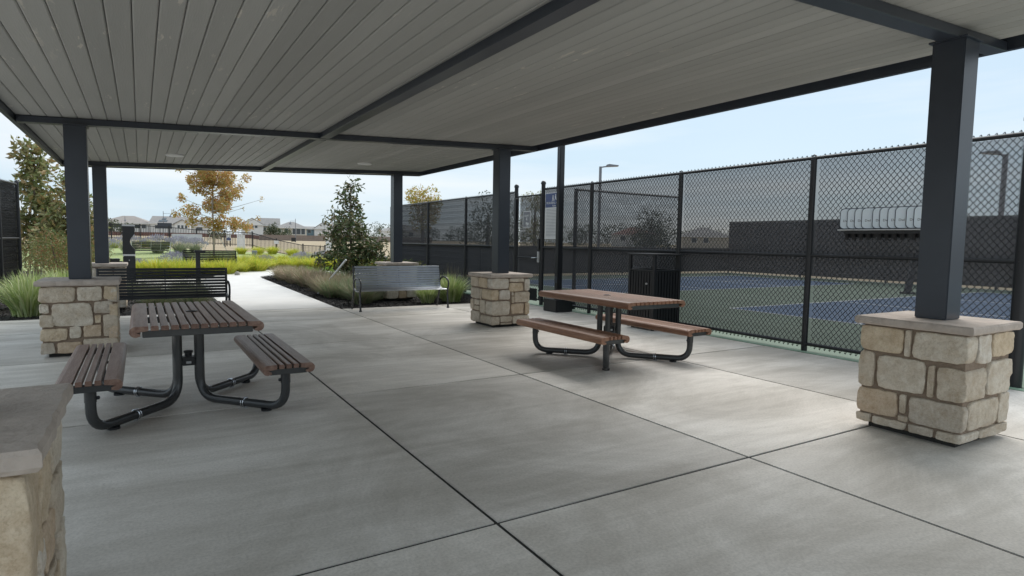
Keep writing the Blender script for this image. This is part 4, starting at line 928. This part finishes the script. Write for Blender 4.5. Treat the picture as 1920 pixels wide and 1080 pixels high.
for i,(x,y,s,lab) in enumerate(((1.35,31.6,1.0,'round lavender bush between the grey bench and the dark bench'),(-1.4,27.8,.8,'lavender bush left of the bottle filler near the far left pier'),(-.1,30.2,.7,'small lavender bush right of the bottle filler'),
    (-1.9,41,1.3,'lavender clump leftmost along the back of the lawn'),(-.6,42.5,1.3,'lavender clump right of the bottle filler at the lawn back'),(.9,43,1.3,'broad lavender clump above the grey bench'),(2.1,43.2,1.25,'lavender clump in the middle of the back row'),(3.0,44.2,1.1,'lavender clump at the right end of the back row'),
    (5.3,32.4,.8,'pale lavender at the right end of the dark bench'),(8.6,34.0,1.0,'pale blue lavender in the lime grass at centre'),(7.6,34.6,.9,'pale blue lavender left of the centre one in the lime grass'),(11.4,33.2,.9,'pale lavender behind the lime grass near the dark magnolia'))):
    t=empty('lavender_bush',(x,y,terr(x,y)-.07),i*.9,label=lab,cat='lavender',group='lavender bushes'); t.scale=(s,s,s)
    link('stems',lvg,None,t); link('flowers',lvf[i%2],None,t)
# tree stake
b=MB(); b.tube([(4.12,16.95,-.02),(4.78,16.50,.94)],.026,8); tag(b.build('tree_stake',M['white']),'leaning white tree stake beside the dark magnolia','tree stake')
# little landscape items
b=MB(); b.lathe((3.25,26.2,0),[(.10,0),(.10,.07),(.08,.12),(.04,.145),(.01,.15)],14); tag(b.build('landscape_light',mat('pale_stone_dome',(.30,.28,.24),.8),smooth=True),'small round pale landscape light in the lime grass by the walkway','landscape light')
b=MB(); z=terr(6.2,42)-.08; b.b2((6.1,41.9,z),(6.4,42.1,z+.42)); tag(b.build('utility_box',M['grey'],bevel=.03),'small grey utility box on the lawn','utility box')

# ---------------------------------------------------------------- picket fence and park items
pf=empty('picket_fence',(0,0,0),label='black metal picket fence stepping down behind the lawn',cat='fence')
FP=[(-9.5,59.5,2.42),(-7.0,59.0,2.42),(-4.4,58.3,2.40),(-1.95,57.72,2.38),(0.0,57.1,2.35),(2.0,56.8,2.25),(3.96,56.4,2.09),(6.0,55.7,2.0),(8.04,55.1,1.92),(9.75,54.0,1.37),(11.65,52.8,.96),(13.22,51.8,.9)]
pk=MB(); pk.b2((-.016,-.016,-1.2),(.016,.016,0)); pkm=pk.mesh('picket'); pkm.materials.append(M['black'])
npk=0
for i in range(len(FP)-1):
    a,c=Vector(FP[i]),Vector(FP[i+1]); step=(i+1)
    for q in (0.0,-1.02):
        b=MB(); b.beam(a+Vector((0,0,q-.04)),c+Vector((0,0,q-.04)),.04,.05); b.build('rail',M['black'],pf)
    n_=int((c-a).length/.115)
    for k in range(1,n_):
        p=a.lerp(c,k/n_); o=link('picket',pkm,None,pf,p); npk+=1
for p in FP: 
    b=MB(); b.b2((p[0]-.05,p[1]-.05,p[2]-1.35),(p[0]+.05,p[1]+.05,p[2]+.09)); b.build('post',M['black'],pf)
def slats(name,x,y,z0,w_,h,n_,label,cat,ang=0):
    t=empty(name,(x,y,z0),ang,label=label,cat=cat)
    for i in range(n_):
        b=MB(); b.b2((-w_/2+i*w_/n_+.01,-.02,0),(-w_/2+(i+1)*w_/n_-.01,.02,h-(.03 if i%2 else 0))); b.build('board',M['white'],t)
    b=MB(); b.b2((-w_/2,.021,.15),(w_/2,.05,.22)); b.b2((-w_/2,.021,h-.3),(w_/2,.05,h-.22)); b.build('batten',M['white'],t); return t
slats('white_board_panel',6.95,53.5,.45,.60,1.28,4,'narrow white board panel standing at the picket fence under the maple','board panel',R(-8))
t=slats('white_board_panel',16.6,63.5,.25,.62,1.45,1,'plain white upright panel in the dry field beyond the picket fence','board panel',R(-14))
def board(name,x,y,z,w_,h,m,label,cat,legs=True,ang=0):
    t=empty(name,(x,y,z),ang,label=label,cat=cat); b=MB(); b.b2((-w_/2,-.03,0),(w_/2,.03,h)); b.build('board',m,t)
    if legs:
        zz=terr(x,y)-.15-z
        for s in (-.35,.35): b=MB(); b.b2((s*w_-.03,.031,zz),(s*w_+.03,.09,h*.9)); b.build('leg',M['black'],t)
    return t
board('notice_board',3.55,118,2.75,2.1,.95,M['steel'],'dark blank sign board below the left street lamp near the houses','sign board',ang=R(-3))
board('notice_board',25.6,124,.85,.85,.75,M['black'],'small dark sign box at the foot of the lamp in the field','sign board',ang=R(-10))
pt=board('poster_sign',7.4,65.5,1.15,.42,.68,M['white'],'small white and blue poster sign behind the fence under the maple','sign',ang=R(-5))
b=MB(); b.add([(-.18,-.034,.05),(.18,-.034,.05),(.18,-.034,.22),(.02,-.034,.34),(-.18,-.034,.25)],[(0,1,2,3,4)]); b.build('blue_print',M['navy'],pt)
board('small_sign',9.7,53.7,1.0,.36,.28,M['white'],'small white sign fixed to a post of the picket fence','sign',legs=False,ang=R(-12))

# street lamps
def street_lamp(x,y,ztop,label,arm,dbl=False):
    z0=terr(x,y)-.15; t=empty('street_lamp',(x,y,z0),R(-10),label=label,cat='street lamp',group='street lamps near the houses'); h=ztop-z0
    b=MB(); b.tube([(0,0,0),(0,0,h)],[.09,.05],8); b.build('pole',M['grey'],t,smooth=True)
    for s in ((-1,1) if dbl else (1,)):
        A=arm*s; b=MB(); b.tube([(0,0,h-.45),(A,0,h-.45)],.03,6); b.build('arm',M['grey'],t)
        b=MB(); b.lathe((A,0,h-1.15),[(.28,0),(.24,.15),(.10,.35),(.03,.62)],10); b.build('lamp_shade',M['grey'],t,smooth=True)
street_lamp(4.0,139,6.4,'street lamp with single arm to the right above the white gabled houses',1.25)
street_lamp(26.28,125.4,5.35,'street lamp with single arm to the left in the dry field',-.95)
street_lamp(44.2,173.2,6.2,'distant twin arm street lamp behind the long tan house',.95,True)
street_lamp(35.4,131.5,4.6,'plain dark pole close to the dark magnolia in the field',.05)
street_lamp(-3.1,178,6.2,'thin distant pole left of the white houses',.05)
def flood(x,y,h,ang,label):
    t=empty('flood_light_pole',(x,y,-.1),ang,label=label,cat='light pole',group='court flood light poles')
    b=MB(); b.b2((-.075,-.075,0),(.075,.075,h)); b.build('pole',M['grey'],t,bevel=.01)
    b=MB(); b.beam((0,0,h-.05),(.45,0,h+.02),.07,.07); b.build('arm',M['grey'],t)
    b=MB(); b.prism([(.35,h-.02),(1.05,h+.02),(1.05,h+.08),(.5,h+.14),(.35,h+.10)],-.16,.16,'y'); b.build('lamp_head',M['grey'],t)
flood(23.4,28.4,6.15,R(-31),'grey flood light pole rising above the fence left of the trash can')
flood(31.7,11.5,5.7,R(150),'flood light pole seen through the fence at the right edge')
# leaning net post inside the courts
t=empty('net_post',(21.8,10.35,0),label='dark leaning frame post inside the courts seen below the paddle rack',cat='net post')
b=MB(); b.beam((0,0,0),(.22,-.1,1.32),.10,.20); b.build('post',M['black'],t); b=MB(); b.b2((-.18,-.15,.0),(.22,.15,.06)); b.build('foot',M['black'],t)

# ---------------------------------------------------------------- distant fences, houses, trees
def board_fence(pts,h,m,label,dz=-.35):
    t=empty('board_fence',(0,0,dz),label=label,cat='fence'); bm_=None
    total=0
    for a,c in zip(pts[:-1],pts[1:]):
        a=Vector(a); c=Vector(c); L_=(c-a).length; n_=max(1,int(L_/1.1)); ang=math.atan2(c.y-a.y,c.x-a.x)
        if bm_ is None:
            b=MB()
            for k in range(4): b.b2((-.53+k*.27,-.012-.004*(k%2),0),(-.53+k*.27+.255,.012,h-.02*(k%2)))
            bm_=b.mesh('board_section'); bm_.materials.append(m)
        for k in range(n_):
            p=a.lerp(c,(k+.5)/n_); o=link('board_section',bm_,None,t,(p.x,p.y,terr(p.x,p.y)-.14)); o.rotation_euler=(0,0,ang); o.scale=(L_/n_/1.08,1,1)
    return t
board_fence([(-24,196,0),(-4,193,0),(17,184,0),(26,178,0),(27,162,0)],1.75,M['fred'],'long red brown board fence in front of the left houses',-.75)
board_fence([(25,161,0),(38,153,0),(62,140,0)],1.75,M['fgry'],'long weathered grey board fence behind the dry field')
def house(x,y,ang,W_,D_,he,hr,wall,roof,label,kind='hip',wins=(),gable=None,z=None,extras=()):
    z=terr(x,y)-.15 if z is None else z; t=empty('house',(x,y,z),ang,label=label,cat='house',group='pale houses beyond the field')
    b=MB(); b.b2((-W_/2,-D_/2,0),(W_/2,D_/2,he)); b.build('wall',wall,t)
    b=MB(); o=.45; a,c=W_/2+o,D_/2+o
    if kind=='hip':
        ins=min(a*.85,c); vs=[(-a,-c,he),(a,-c,he),(a,c,he),(-a,c,he),(-a+ins,0,hr),(a-ins,0,hr)]; fs=[(0,1,5,4),(1,2,5),(2,3,4,5),(3,0,4),(3,2,1,0)]
    elif kind=='side':   # ridge along x, gables at the ends
        vs=[(-a,-c,he),(a,-c,he),(a,c,he),(-a,c,he),(-a,0,hr),(a,0,hr)]; fs=[(0,1,5,4),(1,2,5),(2,3,4,5),(3,0,4),(3,2,1,0)]
    else:                # ridge along y, gable to the viewer
        vs=[(-a,-c,he),(a,-c,he),(a,c,he),(-a,c,he),(0,-c,hr),(0,c,hr)]; fs=[(0,1,4),(1,2,5,4),(2,3,5),(3,0,4,5),(3,2,1,0)]
    b.add(vs,fs); rf=b.build('roof',roof,t)
    b=MB(); b.b2((-a,-c-.03,he-.22),(a,-c-.001,he+.02)); b.build('gutter',M['wallw'],rf)
    if kind=='gable':
        b=MB(); b.add([(-W_/2,-D_/2-.46,he+.02),(W_/2,-D_/2-.46,he+.02),(0,-D_/2-.46,hr-.25)],[(0,1,2)]); b.build('gable_wall',wall,t)
    for (wx,wz,ww,wh) in wins:
        b=MB(); b.b2((wx-ww/2-.08,-D_/2-.05,wz-.08),(wx+ww/2+.08,-D_/2-.01,wz+wh+.08)); f=b.build('window',M['white'],t)
        b=MB(); b.b2((wx-ww/2,-D_/2-.08,wz),(wx+ww/2,-D_/2-.052,wz+wh)); b.build('pane',M['glass'],f)
    if gable:
        gx_,gw,gh,gwins=gable; 
        b=MB(); b.b2((gx_-gw/2,-D_/2-1.2,0),(gx_+gw/2,-D_/2,he)); b.build('wing_wall',wall,t)
        b=MB(); yy=-D_/2-1.2
        b.add([(gx_-gw/2,yy,he),(gx_+gw/2,yy,he),(gx_,yy,he+gh-.2)],[(0,1,2)]); b.build('wing_gable',wall,t)
        b=MB(); q=gw/2+.4; b.add([(gx_-q,yy-.4,he-.1),(gx_,yy-.4,he+gh),(gx_+q,yy-.4,he-.1),(gx_-q,1,he-.1),(gx_,1,he+gh),(gx_+q,1,he-.1)],[(0,1,4,3),(1,2,5,4)])
        me=b.mesh('wing_roof'); me.materials.append(roof); o_=link('wing_roof',me,None,t); sm=o_.modifiers.new('thick','SOLIDIFY'); sm.thickness=.2
        for (wx,wz,ww,wh) in gwins:
            b=MB(); b.b2((gx_+wx-ww/2-.1,yy-.04,wz-.1),(gx_+wx+ww/2+.1,yy-.005,wz+wh+.1)); f=b.build('window',M['white'],t)
            b=MB(); b.b2((gx_+wx-ww/2,yy-.08,wz),(gx_+wx+ww/2,yy-.045,wz+wh)); b.build('pane',M['glass'],f)
    return t
HA=R(-12)
house(-14.5,232,HA,12,9,3.6,6.4,M['wallw'],M['rooft'],'pale house with brownish roof seen between the two left columns','hip',[(-2,2.3,1.6,1.2),(2.2,2.3,1.6,1.2),(5,2.3,.8,1.2)])
house(-2.9,224,HA,13.2,10,3.85,6.1,M['wallw'],M['rooft'],'white house with low taupe hip roof behind the bottle filler','hip',[(-2.2,2.4,3.2,1.1),(1.4,2.3,1.6,1.1),(3.4,2.3,1.4,1.1),(5.1,2.3,1.1,1.1)])
h3=house(8.9,218,HA,10.4,11,3.9,6.2,M['wallw'],M['roofg'],'white house with grey roof, solar panels and small triple window gable','side',[(-3.4,2.3,1.2,1.0)],gable=(3.6,4.3,1.35,[(-1.0,2.5,.6,.9),(0,2.5,.6,.9),(1.0,2.5,.6,.9)]))
for (sx_,sz_) in ((-2.6,.30),(-1.4,.30),(-2.0,.62)):
    b=MB(); rr_=math.atan2(2.3,5.95); y_=-5.95+5.95*sz_*1.0+.0; zz=3.9+2.3*sz_+.08; b.box((sx_,y_,zz),(1.1,1.6,.05),ax=Matrix.Rotation(rr_,3,'X')); b.build('solar_panel',M['glass'],h3)
house(16.6,216,HA,5.0,8,3.2,5.2,M['wallw'],M['roofg'],'white house with grey roof mostly behind the maple crown','hip',[(0,1.9,1.6,1.1)])
house(30.4,206,HA,6.2,9,4.0,6.1,M['wallw'],M['roofg'],'white gabled house with three small windows right of the maple','gable',[(-1.1,3.0,.7,1.0),(0,3.0,.7,1.0),(1.1,3.0,.7,1.0)])
house(35.2,206.5,HA,5.6,8,3.9,6.3,M['wallt'],M['roofg'],'narrow tan house with grey ridge behind the small green tree','side',[(-1.2,2.2,.9,1.1),(.6,2.2,.9,1.1)])
house(40.6,199.5,HA,8.9,9,3.25,5.15,M['wallc'],M['roofg'],'cream house with hip roof and wide dark sliding windows','hip',[(-3.3,1.7,.8,1.0),(-1.4,1.5,.9,1.4),(.9,1.3,1.1,1.7),(2.1,1.3,1.1,1.7),(3.4,1.3,1.1,1.7)])
house(46.2,200.5,HA,2.6,8,3.1,3.9,M['wallb'],M['roofg'],'narrow light blue house beside the cream house','side',[(0,1.8,.9,.9)])
house(49.8,197.5,HA,5.4,8,3.2,5.4,M['wallw'],M['roofg'],'small white gable house behind the long tan house','gable',[(.7,2.3,1.4,.8)])
house(57.0,196,HA,8.5,9,3.2,5.5,M['wallc'],M['roofg'],'grey roofed house behind the long tan house near the magnolia','side',[(1,1.8,1,1)])
house(51.5,181,HA,14.0,10,1.75,4.0,M['wallt'],M['rooft'],'long low tan house with broad grey hip roof right of centre','hip',[(-5.2,.8,.5,.6),(-3.3,.8,.5,.6),(-1.6,.8,1.3,.6)])
house(68,176,HA,12,10,3.0,5.0,M['wallw'],M['roofg'],'pale house seen between the magnolia and the far right column','hip',[(-2,1.5,1.2,1.1),(2,1.5,1.2,1.1)])
house(118,128,R(-40),12,10,3.2,5.4,M['wallw'],M['fred'],'house with reddish roof seen through the court fence','hip',[(-3,1.6,1.2,1.2),(0,1.6,1.2,1.2),(3,1.6,1.2,1.2)])
house(128,112,R(-40),12,10,3.2,5.6,M['wallt'],M['roofg'],'tan house seen faintly through the court fence beyond the courts','hip',[(-3,1.6,1.2,1.2),(0,1.6,1.2,1.2)])
def bgtree(x,y,h,r,lm,label,seed,n=900,lsz=.3,low=.2):
    rn=random.Random(seed); z=terr(x,y)-.15
    cl=[(rn.uniform(-.6,.6)*r,rn.uniform(-.6,.6)*r,h*(low+(1-low)*rn.uniform(.15,.88)),r*rn.uniform(.35,.55)) for _ in range(14)]
    return tree('tree',x,y,z,label,'tree',cl,n,lsz,lm,M['bark'],[(0,0,0),(0,0,h*.5),(0,0,h*.85)],[.14,.1,.03],seed,branches=False,cluster=3)
bgtree(-7.8,205,4.0,2.6,M['dkgreen'],'dark round tree in front of the houses left of the bottle filler',91,900,.5)
bgtree(-3.2,190,2.6,2.2,M['dkgreen'],'low dark tree behind the picket fence right of the bottle filler',92,700,.5)
bgtree(29.0,168,3.9,1.9,M['dkgreen'],'small green tree before the gabled house at the board fence',93,900,.4)
bgtree(32.0,166,2.5,2.3,M['dkgreen'],'low green bush at the bend of the board fences',94,800,.4)
bgtree(16.5,170,2.4,2.6,M['dkgreen'],'dark shrubby tree behind the maple trunk at the red fence',95,700,.4)
bgtree(15.4,36.2,4.85,1.15,M['autumn2'],'yellow and green autumn tree rising above the fence at centre',96,3000,.15,.5)
bgtree(15.2,27.3,3.7,1.5,M['dkgreen'],'dark tree seen through the windscreen behind the fence near the gate',97,4200,.11)
bgtree(31.8,32.6,4.3,1.9,M['dkgreen'],'broad dark tree seen through the chain link above the trash can',98,6500,.13,.1)
bgtree(20.2,30.5,4.6,1.1,M['magb'],'bronze tree seen through the court gate',99,3600,.10,.2)
bgtree(56,148,3.2,3,M['dkgreen'],'low dark tree at the far end of the grey board fence',100,600,.4)
# far tree line behind the courts
rn=random.Random(4); cl=[]
for i in range(90):
    u=i/89; x=70+u*110+rn.gauss(0,2); y=215-u*135+rn.gauss(0,3); cl.append((x,y,2.0+rn.uniform(0,2.6),rn.uniform(2.2,3.6)))
tl=leaf_cloud(cl,22000,.5,5,.7,1,3).build('tree_line',M['dkgreen'],recalc=False); tag(tl,'distant band of dark trees beyond the courts','tree line',kind='stuff')
